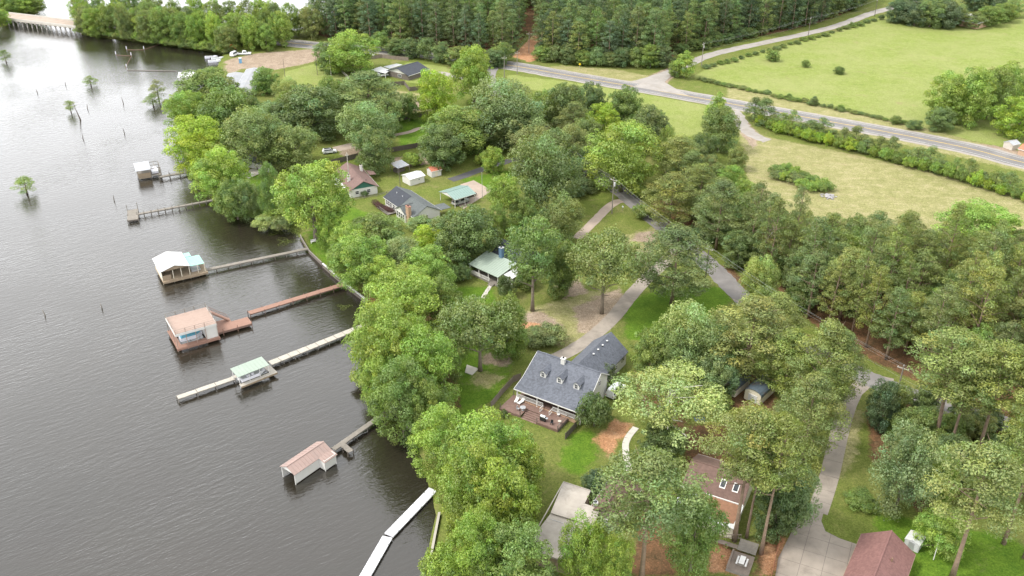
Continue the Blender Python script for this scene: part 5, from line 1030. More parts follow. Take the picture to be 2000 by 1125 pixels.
# ------------------------------------------------------------------ houses and sheds
def swap(f, sw): return (lambda u, v, z: (v, u, z)) if sw else (lambda u, v, z: (u, v, z))
def quad_part(name, par, pts, th, mat, ribs=0):
    p = [Vector(q) for q in pts]; nrm = (p[1] - p[0]).cross(p[3] - p[0])
    if nrm.z < 0: p = [p[1], p[0], p[3], p[2]]
    mb = MB().slab(p, th)
    if ribs: ribbed(mb, p, ribs)
    return part(name, mb, mat, par)
def gable(par, u0, u1, v0, v1, ze, zr, wall, roof, along='u', over=0.4, th=0.14, z0=0.0, ribs=0, gmat=None, ridge=None, roof2=None, trim='white_trim', solid=True, skip=()):
    """pitched roof on four walls; ridge along u or v"""
    sw = along == 'v'; M = swap(None, sw)
    if sw: u0, u1, v0, v1 = v0, v1, u0, u1
    vm = ridge if ridge is not None else (v0 + v1) / 2; t = 0.02
    if solid:
        for v in (v0, v1): a, b_ = M(u0, v, z0), M(u1, v, z0); part('wall', MB().b(min(a[0], b_[0]) - (0.06 if sw else 0), max(a[0], b_[0]) + (0.06 if sw else 0), min(a[1], b_[1]) - (0 if sw else 0.06), max(a[1], b_[1]) + (0 if sw else 0.06), z0, ze - 0.05), wall, par)
        for k, u in enumerate((u0, u1)):
            if k in skip: continue
            a, b_ = M(u, v0 + 0.07, z0), M(u, v1 - 0.07, z0); part('wall', MB().b(min(a[0], b_[0]) - (0 if sw else 0.06), max(a[0], b_[0]) + (0 if sw else 0.06), min(a[1], b_[1]) - (0.06 if sw else 0), max(a[1], b_[1]) + (0.06 if sw else 0), z0, ze - 0.05), wall, par)
    for k, u in enumerate((u0, u1)):
        if k in skip: continue
        part('gable', MB().poly3([M(u - 0.05, v0 + 0.1, ze - 0.06), M(u - 0.05, v1 - 0.1, ze - 0.06), M(u - 0.05, vm, zr - th - 0.06)], M(0.1, 0, 0)), gmat or wall, par)
    out = []
    for v, rm in ((v0, roof), (v1, roof2 or roof)):
        s = (ze - zr) / abs(v - vm); e = v + (over if v > vm else -over); zee = ze + s * over
        pts = [M(u0 - over, e, zee), M(u1 + over, e, zee), M(u1 + over, vm, zr), M(u0 - over, vm, zr)]
        out.append(quad_part('roof_slope', par, pts, th, rm, ribs))
        part('eave_trim', MB().beam(Vector(M(u0 - over, e + (0.02 if v > vm else -0.02), zee - 0.09)), Vector(M(u1 + over, e + (0.02 if v > vm else -0.02), zee - 0.09)), 0.05, 0.16), trim, par)
    part('ridge_cap', MB().beam(Vector(M(u0 - over, vm, zr + 0.02)), Vector(M(u1 + over, vm, zr + 0.02)), 0.24, 0.06), roof, par)
    return out
def window(par, u, v, z, w, h, face='-v', mat='white_trim', name='window'):
    """framed window with a pane; face names the side of the wall it looks out of"""
    s = -1 if face[0] == '-' else 1; d = 0.09 * s; mb, pn = MB(), MB(); f = 0.09
    def bx(m, a0, a1, b0, b1, dep):
        lo, hi = sorted((0, dep))
        m.b(u + a0, u + a1, v + lo, v + hi, z + b0, z + b1) if face[1] == 'v' else m.b(u + lo, u + hi, v + a0, v + a1, z + b0, z + b1)
    bx(mb, -w / 2, -w / 2 + f, -h / 2, h / 2, d); bx(mb, w / 2 - f, w / 2, -h / 2, h / 2, d); bx(mb, -w / 2 + f, w / 2 - f, h / 2 - f, h / 2, d); bx(mb, -w / 2 + f, w / 2 - f, -h / 2, -h / 2 + f, d); bx(mb, -w / 2 + f, w / 2 - f, -0.03, 0.03, d * 0.9)
    o = part(name, mb, mat, par); bx(pn, -w / 2 + f, w / 2 - f, -h / 2 + f, h / 2 - f, d * 0.5); part('pane', pn, 'glass', o); return o
def chimney(par, u, v, z0, z1, w, d, mat, cap='concrete'):
    c_ = part('chimney', MB().b(u - w / 2, u + w / 2, v - d / 2, v + d / 2, z0, z1), mat, par)
    part('chimney_cap', MB().b(u - w / 2 - 0.08, u + w / 2 + 0.08, v - d / 2 - 0.08, v + d / 2 + 0.08, z1, z1 + 0.12), cap, c_); part('flue', MB().b(u - w / 5, u + w / 5, v - d / 5, v + d / 5, z1 + 0.12, z1 + 0.35), 'dark_void', c_); return c_
# ---- the grey-roofed house with dormers
o_, a_, L_ = frame((1009, 757), (1133, 803), 4.45); t = H1 = thing('dormer_house', 'white house with grey shingle roof, three dormers and columned porch', 'house', o_, a_)
ZE, ZB, ZR = 3.4, 4.2, 7.3; VB, VR, VE = 2.9, 8.6, 12.3
def zf(v): return ZE + (ZB - ZE) * v / VB if v < VB else ZB + (ZR - ZB) * (v - VB) / (VR - VB)
part('porch_roof', MB().slab([(-0.4, -0.4, zf(-0.4)), (14.9, -0.4, zf(-0.4)), (14.9, VB, ZB), (-0.4, VB, ZB)], 0.14), 'shingle_grey', t)
part('roof_slope', MB().slab([(-0.4, VB, ZB), (14.9, VB, ZB), (14.3, VR, ZR), (-0.4, VR, ZR)], 0.14), 'shingle_grey', t)
part('roof_slope', MB().slab([(-0.4, VR, ZR), (14.3, VR, ZR), (14.3, VE, 4.8), (-0.4, VE, 4.8)], 0.14), 'shingle_grey', t)
part('ridge_cap', MB().beam((-0.4, VR, ZR + 0.03), (14.3, VR, ZR + 0.03), 0.3, 0.06), 'shingle_grey', t)
part('front_wall', MB().b(0.2, 14.0, 2.7, 2.85, 0, 3.7), 'brick_red', t); part('rear_wall', MB().b(0.2, 14.0, 11.9, 12.05, 0, 4.6), 'white_paint', t)
for u in (0.2, 13.9): part('side_wall', MB().poly3([(u, 2.86, 0), (u, 11.89, 0), (u, 11.89, 4.7), (u, VR, ZR - 0.3), (u, 2.86, 3.7)], (0.14, 0, 0)), 'white_paint', t)
for u in (-0.42, 14.86):
    mb = MB(); mb.beam((u, -0.4, zf(-0.4) - 0.1), (u, VB, ZB - 0.1), 0.06, 0.2); mb.beam((u if u < 0 else u, VB, ZB - 0.1), (u if u < 0 else 14.3, VR, ZR - 0.1), 0.06, 0.2); mb.beam((u if u < 0 else 14.3, VR, ZR - 0.1), (u if u < 0 else 14.3, VE, 4.7), 0.06, 0.2); part('rake_board', mb, 'white_trim', t)
part('eave_board', MB().beam((-0.4, -0.44, zf(-0.4) - 0.1), (14.9, -0.44, zf(-0.4) - 0.1), 0.06, 0.2), 'white_trim', t)
part('porch_floor', boards(0, 14.6, 0, 2.7, 1.0, True, 0.16, 0.06, 30), 'deck_redbrown', t, kind='stuff'); part('porch_skirt', MB().b(0.1, 14.5, 0.02, 0.1, 0.1, 0.93), 'brick_tan', t)
for u in (0.1, 4.75, 9.6, 14.5): part('column', MB().b(u - 0.11, u + 0.11, 0.0, 0.22, 0.2, ZE - 0.1), 'white_trim', t)
rail(t, (0.1, 0.1), (6.1, 0.1), 1.0, 0.95); rail(t, (8.3, 0.1), (14.5, 0.1), 1.0, 0.95); rail(t, (14.5, 0.1), (14.5, 2.7), 1.0, 0.95); rail(t, (6.15, 0.1), (6.15, -1.2), 0.55, 0.95, 3); rail(t, (8.25, 0.1), (8.25, -1.2), 0.55, 0.95, 3)
for u in (2.0, 11.5): window(t, u, 2.7, 2.2, 1.5, 1.5)
part('front_door', MB().b(6.6, 7.7, 2.6, 2.7, 1.0, 3.1), 'wood_dark', t)
for k, u in enumerate((3.6, 7.4, 11.2)):
    v = 4.15; zd = zf(v); dm = part('dormer', MB().poly3([(u - 0.62, v, zd - 0.1), (u + 0.62, v, zd - 0.1), (u + 0.62, v, zd + 1.15), (u, v, zd + 1.65), (u - 0.62, v, zd + 1.15)], (0, 2.4, 0)), 'white_trim', t)
    for s in (-1, 1): quad_part('dormer_roof', dm, [(u + s * 0.85, v - 0.22, zd + 1.08), (u + s * 0.85, v + 2.9, zd + 1.08), (u, v + 2.9, zd + 1.78), (u, v - 0.22, zd + 1.78)] if s > 0 else [(u - 0.85, v + 2.9, zd + 1.08), (u - 0.85, v - 0.22, zd + 1.08), (u, v - 0.22, zd + 1.78), (u, v + 2.9, zd + 1.78)], 0.1, 'shingle_grey')
    w_ = part('dormer_window', MB().b(u - 0.36, u + 0.36, v - 0.05, v - 0.005, zd + 0.18, zd + 1.12), 'white_trim', dm)
    for a in (-0.16, 0.16):
        for z_ in (0.42, 0.88): part('dormer_pane', MB().b(u + a - 0.13, u + a + 0.13, v - 0.07, v - 0.055, zd + z_ - 0.19, zd + z_ + 0.19), 'glass', dm)
chimney(t, 6.0, 8.0, 6.2, 8.05, 0.8, 0.65, 'white_paint', 'white_trim')
# rear wing
WU, WR, WL = 8.4, 12.4, 4.6
quad_part('wing_roof', t, [(WR + 0.3, 24.4, 3.1), (WR + 0.3, 12.4, 3.1), (WU, 9.5, 6.65), (WU, 24.4, 6.65)], 0.14, 'shingle_grey'); quad_part('wing_roof', t, [(WL - 0.3, 12.4, 3.1), (WL - 0.3, 24.4, 3.1), (WU, 24.4, 6.65), (WU, 9.5, 6.65)], 0.14, 'shingle_grey')
part('wing_wall', MB().b(WR - 0.15, WR, 12.2, 24.0, 0, 3.1), 'white_paint', t); part('wing_wall', MB().b(WL, WL + 0.15, 12.2, 24.0, 0, 3.1), 'white_paint', t); part('wing_gable', MB().poly3([(WL, 24.0, 0), (WR, 24.0, 0), (WR, 24.0, 3.0), (WU, 24.0, 6.35), (WL, 24.0, 3.0)], (0, 0.12, 0)), 'white_paint', t)
for v in (15.2, 17.2, 19.2, 21.2): rv = part('roof_vent', MB().tube([(WU + 0.7, v, 5.7), (WU + 0.7, v, 6.3)], [0.16, 0.16], 8), 'dark_void', t); part('vent_cap', MB().tube([(WU + 0.7, v, 6.3), (WU + 0.7, v, 6.4)], [0.24, 0.2], 8), 'white_metal', rv)
for v in (16, 19.5): window(t, WR, v, 1.7, 0.9, 1.1, '+u')
for v, z_ in ((5.5, 1.7), (8.5, 1.7), (8.5, 4.8)): window(t, 14.04, v, z_, 0.9, 1.2, '+u')
# redwood deck in front of it
o_, a_, L_ = frame((1004, 771), (1118, 813), 1.5); t = thing('deck', 'large redwood deck with wide steps in front of the grey-roofed house', 'deck', o_, a_)
dk = Matrix.Rotation(a_, 3, 'Z'); DO = o_
FD = -5.3
part('deck_boards', boards(0.0, 4.8, FD, -0.1, 0.6, False, 0.17, 0.06, 33), 'deck_redbrown', t, kind='stuff'); part('deck_boards', boards(4.82, 8.38, -2.9, -0.1, 0.6, False, 0.17, 0.06, 35), 'deck_redbrown', t, kind='stuff'); part('deck_boards', boards(8.4, 13.2, FD, -0.1, 0.6, False, 0.17, 0.06, 36), 'deck_redbrown', t, kind='stuff')
for a, b_ in ((0, 4.8), (8.4, 13.2)): part('front_skirt', MB().b(a, b_, FD - 0.1, FD - 0.02, 0, 0.56), 'deck_redbrown', t)
part('side_skirt', MB().b(13.21, 13.29, FD, -0.1, 0, 0.56), 'wood_dark', t); part('side_skirt', MB().b(-0.09, -0.01, FD, -0.1, 0, 0.56), 'wood_dark', t)
for k in range(5): part('step', boards(4.84, 8.36, -3.42 - k * 0.5, -2.94 - k * 0.5, 0.48 - k * 0.11, False, 0.24, 0.1, 34 + k), 'deck_redbrown', t)
rail(t, (13.15, FD + 0.1), (13.15, -0.6), 0.6, 0.85, 4, 'wood_dark', 'railing', False)
for u, v in ((4.7, FD + 0.05), (8.5, FD + 0.05), (13.15, FD + 0.05), (0.05, FD + 0.05), (0.05, -0.2)): part('rail_post', MB().b(u - 0.06, u + 0.06, v - 0.06, v + 0.06, 0.6, 1.5), 'wood_dark', t)
def on_deck(u, v): return DO + dk @ Vector((u, v, 0.6))
def lounger(u, v, rz, lb):
    c_ = thing('lounge_chair', lb, 'lounge chair', on_deck(u, v), a_ + rz, 'white lounge chairs'); part('seat', MB().b(-0.32, 0.32, -0.7, 0.55, 0.28, 0.36), 'white_trim', c_); part('backrest', MB().slab([(-0.32, 0.55, 0.37), (0.32, 0.55, 0.37), (0.32, 1.05, 0.85), (-0.32, 1.05, 0.85)], 0.07), 'white_trim', c_)
    for x in (-0.27, 0.27):
        for y in (-0.62, 0.48): part('leg', MB().b(x - 0.03, x + 0.03, y - 0.03, y + 0.03, 0, 0.28), 'white_trim', c_)
lounger(1.7, -1.8, 0.25, 'white lounge chair at the left end of the redwood deck'); lounger(2.7, -1.9, -0.2, 'white lounge chair right beside the other on the redwood deck')
gr = thing('grill', 'steel barbecue grill with dark base on the redwood deck', 'grill', on_deck(9.4, -4.4), a_); part('firebox', MB().b(-0.6, 0.6, -0.3, 0.3, 0.15, 0.95), 'car_dark', gr); part('lid', MB().tube([(-0.5, 0, 1.0), (0.5, 0, 1.0)], [0.32, 0.32], 10), 'steel', gr); part('side_shelf', MB().b(0.61, 1.0, -0.25, 0.25, 0.82, 0.9), 'steel', gr)
for x in (-0.5, 0.5): part('leg', MB().b(x - 0.04, x + 0.04, -0.2, 0.2, 0, 0.14), 'car_dark', gr)
def patio_table(u, v, lb, top, r):
    c_ = thing('patio_table', lb, 'table', on_deck(u, v), 0); part('table_top', MB().tube([(0, 0, 0.68), (0, 0, 0.73)], [r, r], 14), top, c_); part('table_leg', MB().tube([(0, 0, 0), (0, 0, 0.05), (0, 0, 0.68)], [r * 0.5, 0.05, 0.05], 8), 'steel', c_)
patio_table(4.3, -3.6, 'round metal patio table near the deck steps', 'steel', 0.6); patio_table(12.6, -3.6, 'small round grey table at the right rail of the redwood deck', 'concrete', 0.35)
def chair(u, v, rz, lb, mat):
    c_ = thing('patio_chair', lb, 'chair', on_deck(u, v), rz); part('seat', MB().b(-0.25, 0.25, -0.25, 0.25, 0.4, 0.46), mat, c_); part('backrest', MB().b(-0.25, 0.25, 0.22, 0.28, 0.46, 0.95), mat, c_)
    for x in (-0.21, 0.21):
        for y in (-0.21, 0.21): part('leg', MB().b(x - 0.025, x + 0.025, y - 0.025, y + 0.025, 0, 0.4), mat, c_)
chair(11.2, -1.5, 0.4, 'white chair against the porch on the redwood deck', 'white_trim'); chair(11.4, -4.5, -0.3, 'dark chair right of the grill', 'car_dark'); chair(3.5, -4.1, 1.0, 'metal chair left of the round patio table', 'steel')
# ---- porch house with blue chimney
o_, a_, L_ = frame((917, 515), (972, 540), 4.0); t = thing('porch_house', 'house with pale green porch roof, dark rear roof and blue chimney', 'house', o_, a_)
quad_part('porch_roof', t, [(-0.2, -0.2, 2.9), (10.2, -0.2, 2.9), (10.2, 6.6, 4.3), (-0.2, 6.6, 4.3)], 0.1, 'pale_green_metal', 14)
for u in (0.1, 3.3, 6.6, 9.9): part('porch_post', MB().b(u - 0.07, u + 0.07, 0, 0.14, 0, 2.85), 'white_trim', t)
part('porch_floor', MB().b(0, 10, 0, 3.4, 0.0, 0.5), 'wood_grey', t); part('porch_half_wall', MB().b(0, 3.9, -0.02, 0.06, 0.5, 1.5), 'white_paint', t); rail(t, (4.1, 0.05), (7.0, 0.05), 0.5, 0.9); part('house_wall', MB().b(0, 10, 3.4, 3.55, 0, 3.4), 'cream_paint', t)
gable(t, 1.0, 13.0, 6.8, 15.5, 3.4, 6.2, 'white_paint', 'shingle_black', 'u', 0.4); chimney(t, 5.0, 6.4, 3.9, 6.9, 0.95, 0.95, 'blue_paint', 'steel')
part('side_room', MB().b(10.3, 13.0, 2.0, 6.7, 0, 2.9), 'white_paint', t); quad_part('side_room_roof', t, [(10.25, 1.7, 3.0), (13.3, 1.7, 3.0), (13.3, 6.75, 3.4), (10.25, 6.75, 3.4)], 0.1, 'white_metal', 5)
for u in (5.0, 7.5): window(t, u, 3.4, 1.8, 1.1, 1.3)
st = MB(); [st.b(7.2, 8.8, -0.32 - i * 0.3, -0.02 - i * 0.3, 0, 0.42 - i * 0.13) for i in range(3)]; part('steps', st, 'wood_grey', t)
pt = thing('stone_path', 'pale flagstone path leading down from the porch steps', 'path', g(962, 562)); rr_ = random.Random(3)
for k in range(16):
    p = g(966 - k * 1.5, 545 + k * 2.4) - g(962, 562); part('flagstone', MB().prism([(p.x + 0.55 * math.cos(i * 1.05 + rr_.random() * .5) * rr_.uniform(.7, 1.2) + rr_.uniform(-.5, .5) * 0, p.y + 0.5 * math.sin(i * 1.05) * rr_.uniform(.7, 1.2)) for i in range(6)], 0, 0.07), 'concrete_pale', pt)
# ---- white lake house with carport
o_, a_, L_ = frame((752, 384), (812, 425), 3.8); t = thing('lake_house', 'white lake house with half black half slate roof and brick chimney', 'house', o_, a_)
gable(t, 0, 17.0, 0, 8.4, 2.8, 5.0, 'white_paint', 'shingle_slate', 'u', 0.4); q = [(-0.42, -0.42, 2.63), (8.7, -0.42, 2.63), (8.7, 4.1, 5.0), (-0.42, 4.1, 5.0)]
part('black_roof', MB().slab(q, 0.03), 'shingle_black', t, label='black re-roofed left part of the front slope')
for v in (1.6, 5.0): part('roof_vent', MB().tube([(v + 1, 2.6, 3.9), (v + 1, 2.6, 4.5)], [0.12, 0.12], 7), 'white_metal', t)
gable(t, 8.9, 14.2, -1.2, 3.6, 2.75, 4.3, 'white_paint', 'shingle_slate', 'v', 0.3, skip=(1,)); chimney(t, 14.9, -0.5, 0, 5.2, 1.6, 0.9, 'brick_tan', 'brick_red')
for u in (9.7, 10.9, 12.1, 13.3): window(t, u, -1.26, 1.5, 0.95, 1.7)
for u in (1.2, 2.4, 3.6, 5.4): window(t, u, -0.06, 1.5, 0.9, 1.6)
part('patio_door', MB().b(7.0, 8.2, -0.14, -0.065, 0.1, 2.2), 'glass', t); window(t, 17.06, 4.0, 1.6, 1.0, 1.2, '+u')
quad_part('link_roof', t, [(13.0, 8.9, 2.5), (17.0, 8.9, 2.5), (17.0, 12.2, 2.4), (13.0, 12.2, 2.4)], 0.12, 'shingle_slate')
dk2 = thing('patio_deck', 'small grey deck at the lake side of the white house', 'deck', g(757, 408), a_); part('deck_boards', boards(-2.2, 4.4, -2.4, 2.4, 0.35, False, seed=50), 'wood_grey', dk2, kind='stuff'); rail(dk2, (-0.5, -2.4), (4.4, -2.4), 0.35, 0.85, 12, 'wood_grey')
hd = thing('hedge', 'rounded dark red hedge curving round the small grey deck', 'hedge', g(745, 404), 0); rng = np.random.default_rng(9); cc = np.array([(g(732 + 32 * s, 399 + 16 * s + 3 * math.sin(s * 3)) - g(745, 404)) for s in np.linspace(0, 1, 12)]) + np.array([0, 0, 0.7])
A_ = puff(rng, cc, np.full(12, 1.05), 40, 0.1, 0.85); ho = link('foliage', leaf_mesh('foliage', *A_, rng=rng), hd); ho.color = (0.085, 0.03, 0.026, 1); part('stems', MB().tube([tuple(c_ - np.array([0, 0, 0.5])) for c_ in cc], 0.25, 6), 'bark', hd)
o_, a_, L_ = frame((859, 374), (893, 392), 3.8); t = CP = thing('carport', 'open carport with teal metal gable roof beside the white lake house', 'carport', o_, a_); CPO, CPA = o_, a_
gable(t, 0, 7.6, 0, 7.4, 2.8, 3.9, 'white_paint', 'teal_metal', 'v', 0.2, 0.1, ribs=10, solid=False, skip=(1,))
for u in (0.1, 7.5):
    for v in (0.1, 3.7, 7.3): part('carport_post', MB().b(u - 0.06, u + 0.06, v - 0.06, v + 0.06, 0, 2.75), 'white_trim', t)
# ---- brown-roofed house
o_, a_, L_ = frame((684, 371), (736, 362), 3.6); t = thing('brown_house', 'white house with wide brown roof and green gable', 'house', o_, a_)
gable(t, 0, 8.3, 0, 16.5, 2.6, 4.8, 'white_paint', 'shingle_brown', 'v', 0.5, gmat='green_paint')
quad_part('awning_roof', t, [(-2.6, 3.0, 2.1), (-0.55, 3.0, 2.4), (-0.55, 12.0, 2.4), (-2.6, 12.0, 2.1)], 0.08, 'white_metal', 0)
for v in (3.2, 7.5, 11.8): part('awning_post', MB().b(-2.55, -2.43, v - 0.06, v + 0.06, 0, 2.0), 'white_trim', t)
chimney(t, 1.3, 5.5, 3.0, 5.0, 0.8, 0.8, 'white_paint'); chimney(t, 7.2, 12.0, 3.0, 4.9, 0.7, 0.7, 'white_paint'); part('roof_vent', MB().tube([(5.6, 1.8, 3.7), (5.6, 1.8, 4.3)], [0.12, 0.12], 7), 'dark_void', t)
window(t, 2.0, -0.06, 1.4, 1.2, 1.1); window(t, 5.6, -0.06, 1.4, 1.2, 1.1); part('side_porch_roof', MB().slab([(8.85, 9.0, 2.7), (11.0, 9.0, 2.5), (11.0, 13.0, 2.5), (8.85, 13.0, 2.7)], 0.12), 'shingle_brown', t)
# ---- small sheds by the lane
o_, a_, _ = frame((801, 349), (829, 341), 3.4); t = thing('shed', 'white shed with low white metal roof behind the lake house', 'shed', o_, a_); gable(t, 0, 5.2, 0, 4.4, 2.3, 2.9, 'white_paint', 'white_metal', 'u', 0.3, 0.08, ribs=6); window(t, 3.2, -0.06, 1.4, 0.7, 0.6)
o_, a_, _ = frame((843, 334), (864, 329), 3.2); t = thing('shed', 'little white shed with rusty red roof', 'shed', o_, a_); gable(t, 0, 3.4, 0, 3.0, 2.2, 3.0, 'white_paint', 'rust_roof', 'u', 0.25, 0.08); part('shed_door', MB().b(1.2, 2.1, -0.12, -0.065, 0.1, 1.9), 'cream_paint', t)
o_, a_, _ = frame((777, 329), (800, 322), 3.2); t = thing('lean_to', 'open lean-to with pale tin roof left of the white shed', 'shed', o_, a_); quad_part('roof', t, [(0, 0, 2.2), (4.6, 0, 2.2), (4.6, 4.4, 2.7), (0, 4.4, 2.7)], 0.08, 'tin', 7)
for u in (0.1, 4.5):
    for v in (0.1, 4.3): part('lean_to_post', MB().b(u - 0.06, u + 0.06, v - 0.06, v + 0.06, 0, 2.15 + v * 0.1), 'wood_grey', t)
part('stored_goods', MB().b(0.6, 3.8, 1.5, 3.6, 0, 1.0), 'wood_dark', t)
# ---- house hidden under the grey-olive oaks
o_, a_, _ = frame((527, 322), (545, 317), 3.4); t = thing('waterside_house', 'dark-roofed waterside house half hidden under the grey-olive oak', 'house', o_, a_ + 0.3); gable(t, -0.5, 6.0, 0, 13, 2.5, 4.6, 'white_paint', 'shingle_slate', 'v', 0.5); window(t, 2.6, -0.06, 1.4, 1.4, 1.1); part('patio', MB().b(-7.5, -1.0, 2, 7, 0.0, 0.12), 'concrete', t); part('patio_seat', MB().b(-6.5, -4.5, 3, 3.8, 0.12, 0.6), 'white_trim', t)
# ---- carport house at the far lane
o_, a_, _ = frame((757, 139), (792, 147), 3.0); t = thing('carport_house', 'low house with dark hipped roof and white metal carport', 'house', o_, a_)
gable(t, 0, 12, 0, 12, 2.4, 4.4, 'wood_dark', 'shingle_black', 'v', 0.6, gmat='white_paint'); quad_part('carport_roof', t, [(-7.0, -3.5, 2.1), (2.0, -3.5, 2.2), (1.0, 1.0, 2.3), (-7.0, 3.0, 2.2)], 0.1, 'white_metal', 0); quad_part('porch_roof', t, [(-5.5, 3.2, 2.4), (-0.65, 2.0, 2.5), (-0.65, 10, 2.5), (-4.2, 10, 2.4)], 0.1, 'tin', 0)  # dark wall colour stands in for the shade of the open carport front
for u, v in ((-6.8, -3.3), (-2.4, -3.3), (1.8, -3.3)): part('carport_post', MB().b(u - 0.07, u + 0.07, v - 0.07, v + 0.07, 0, 2.1), 'white_trim', t)
window(t, 7, -0.06, 1.3, 2.0, 1.2)
# ---- long metal buildings at the landing
o_, a_, _ = frame((488, 180), (512, 133), 3.6)
for k, (v0, v1, u1, lb, mt) in enumerate([(0.0, 6.4, 34, 'long grey metal roof of the landing store, right one of the pair', 'tin_grey'), (6.6, 13.0, 28, 'long grey metal roof of the landing store, left one of the pair', 'tin_grey')]):
    t = thing('storage_building', lb, 'building', o_, a_); gable(t, 0, u1, v0, v1, 2.6, 3.15, 'white_metal', mt, 'u', 0.05 if k else 0.1, 0.1, ribs=22)
    for u in range(3, u1 - 2, 5): part('shutter', MB().b(u, u + 2.6, v0 - 0.13 if k == 0 else v1 + 0.065, v0 - 0.07 if k == 0 else v1 + 0.13, 0.1, 2.1), 'steel', t)
o_, a_, _ = frame((348, 149), (394, 147), 2.8, 0.6); t = thing('landing_shed', 'white-roofed shed standing at the water by the boat ramp', 'shed', o_, a_); gable(t, 0, 9.6, 0, 7.0, 1.9, 2.9, 'white_paint', 'white_metal', 'u', 0.3, 0.1, ribs=12)
for u in (0.2, 4.8, 9.4):
    for v in (0.2, 6.8): post(t, u, v, -2.8, 0.1, 0.12, 'wood_grey', 'pile')
# ---- flat-roofed house
base = g(1100, 1010); t = thing('flat_house', 'house with stepped flat beige roof among the trees at the bottom', 'house', base)
def rel(px, z): return [g(x, y, z) - base + Vector((0, 0, 0)) for x, y in px]
def RP(px, z): return [(p.x, p.y, z - ZL) for p in rel(px, z)]
up_ = [(1101, 941), (1153, 958), (1141, 983), (1172, 994), (1160, 1026), (1076, 1000)]; lo_ = [(1076, 1002), (1160, 1028), (1150, 1060), (1140, 1085), (1110, 1098), (1043, 1076), (1039, 1051)]
part('upper_roof', MB().slab(RP(up_, 4.3)[::-1], 0.3), 'flat_roof', t); part('lower_roof', MB().slab(RP(lo_, 4.1)[::-1], 0.3), 'flat_roof', t)
cu = np.mean([(p[0], p[1]) for p in RP(up_, 4.3)], 0); cl = np.mean([(p[0], p[1]) for p in RP(lo_, 4.1)], 0)
part('upper_wall', MB().prism([(cu[0] + (p[0] - cu[0]) * 0.94, cu[1] + (p[1] - cu[1]) * 0.94) for p in RP(up_, 4.3)][::-1], 0, 2.95), 'wood_tan', t); part('lower_wall', MB().prism([(cl[0] + (p[0] - cl[0]) * 0.94, cl[1] + (p[1] - cl[1]) * 0.94) for p in RP(lo_, 4.1)][::-1], 0, 2.75), 'wood_tan', t)
e = RP([(1076, 1001), (1162, 1027)], 4.36); part('roof_step', MB().beam(e[0], e[1], 0.3, 0.12), 'flat_roof', t)
for a, b_ in (((1101, 941), (1153, 958)), ((1153, 958), (1141, 983)), ((1101, 941), (1039, 1051))): e = RP([a, b_], 4.34); part('roof_edge', MB().beam(e[0], e[1], 0.16, 0.09), 'flat_roof', t)
e = RP([(1070, 1012), (1100, 1022)], 4.14); part('roof_seam', MB().beam(e[0], e[1], 0.05, 0.05), 'white_metal', t)
o_, a_, _ = frame((1154, 989), (1197, 924), 4.6); t = thing('umber_house', 'house with steep dark brown roof beside the flat-roofed one', 'house', o_, a_); gable(t, 0, 9.0, -5.2, 0.0, 2.9, 4.9, 'wood_fence', 'shingle_umber', 'u', 0.4); window(t, -0.06, -2.6, 1.5, 1.2, 1.2, '-u')
ac = thing('roof_unit', 'white air unit between the flat roof and the dark brown roof', 'air unit', g(1163, 986, 4.45)); part('casing', MB().b(-0.4, 0.4, -0.4, 0.4, 0, 0.7), 'white_metal', ac); part('fan_grille', MB().tube([(0, 0, 0.7), (0, 0, 0.76)], [0.3, 0.3], 12), 'car_dark', ac)
# ---- brown house with skylights, needle-covered porch roof
o_, a_, L_ = frame((1352, 951), (1446, 981), 4.6); t = thing('skylight_house', 'house with brown skylit roof and white porch roof covered in pine straw', 'house', o_, a_)
gable(t, -1.5, 8.6, 0.1, 9.0, 3.5, 5.6, 'cream_paint', 'shingle_umber', 'u', 0.3)
for u in (4.7, 6.9):
    sl = 2.1 / 4.45; f_ = lambda v: 3.5 + (v - 0.1) * sl + 0.06; sk = quad_part('skylight', t, [(u - 0.5, 1.4, f_(1.4)), (u + 0.5, 1.4, f_(1.4)), (u + 0.5, 2.9, f_(2.9)), (u - 0.5, 2.9, f_(2.9))], 0.1, 'white_trim'); quad_part('skylight_pane', sk, [(u - 0.38, 1.55, f_(1.55) + 0.02), (u + 0.38, 1.55, f_(1.55) + 0.02), (u + 0.38, 2.75, f_(2.75) + 0.02), (u - 0.38, 2.75, f_(2.75) + 0.02)], 0.05, 'glass')
quad_part('porch_roof', t, [(-1.6, -5.6, 2.6), (9.0, -5.6, 2.6), (9.0, -0.25, 3.2), (-1.6, -0.25, 3.2)], 0.1, 'white_metal', 12)
sp = MB(); sp.slab([(0.7, -4.5, 2.79), (2.2, -4.9, 2.75), (4.4, -4.6, 2.78), (6.6, -5.0, 2.74), (8.5, -4.6, 2.78), (8.8, -2.3, 3.03), (8.6, -0.4, 3.25), (1.2, -0.35, 3.25), (1.5, -1.4, 3.13), (0.6, -2.4, 3.02)], 0.05); part('pine_straw_layer', sp, 'pine_straw', t, label='thick orange layer of fallen pine straw')
part('gutter', MB().beam((-1.8, -0.25, 3.32), (8.9, -0.25, 3.32), 0.14, 0.12), 'white_trim', t); part('porch_wall', MB().b(-1.4, 8.8, -5.2, -5.1, 0, 2.6), 'cream_paint', t); part('porch_side', MB().b(8.7, 8.8, -5.1, 0, 0, 2.7), 'cream_paint', t)
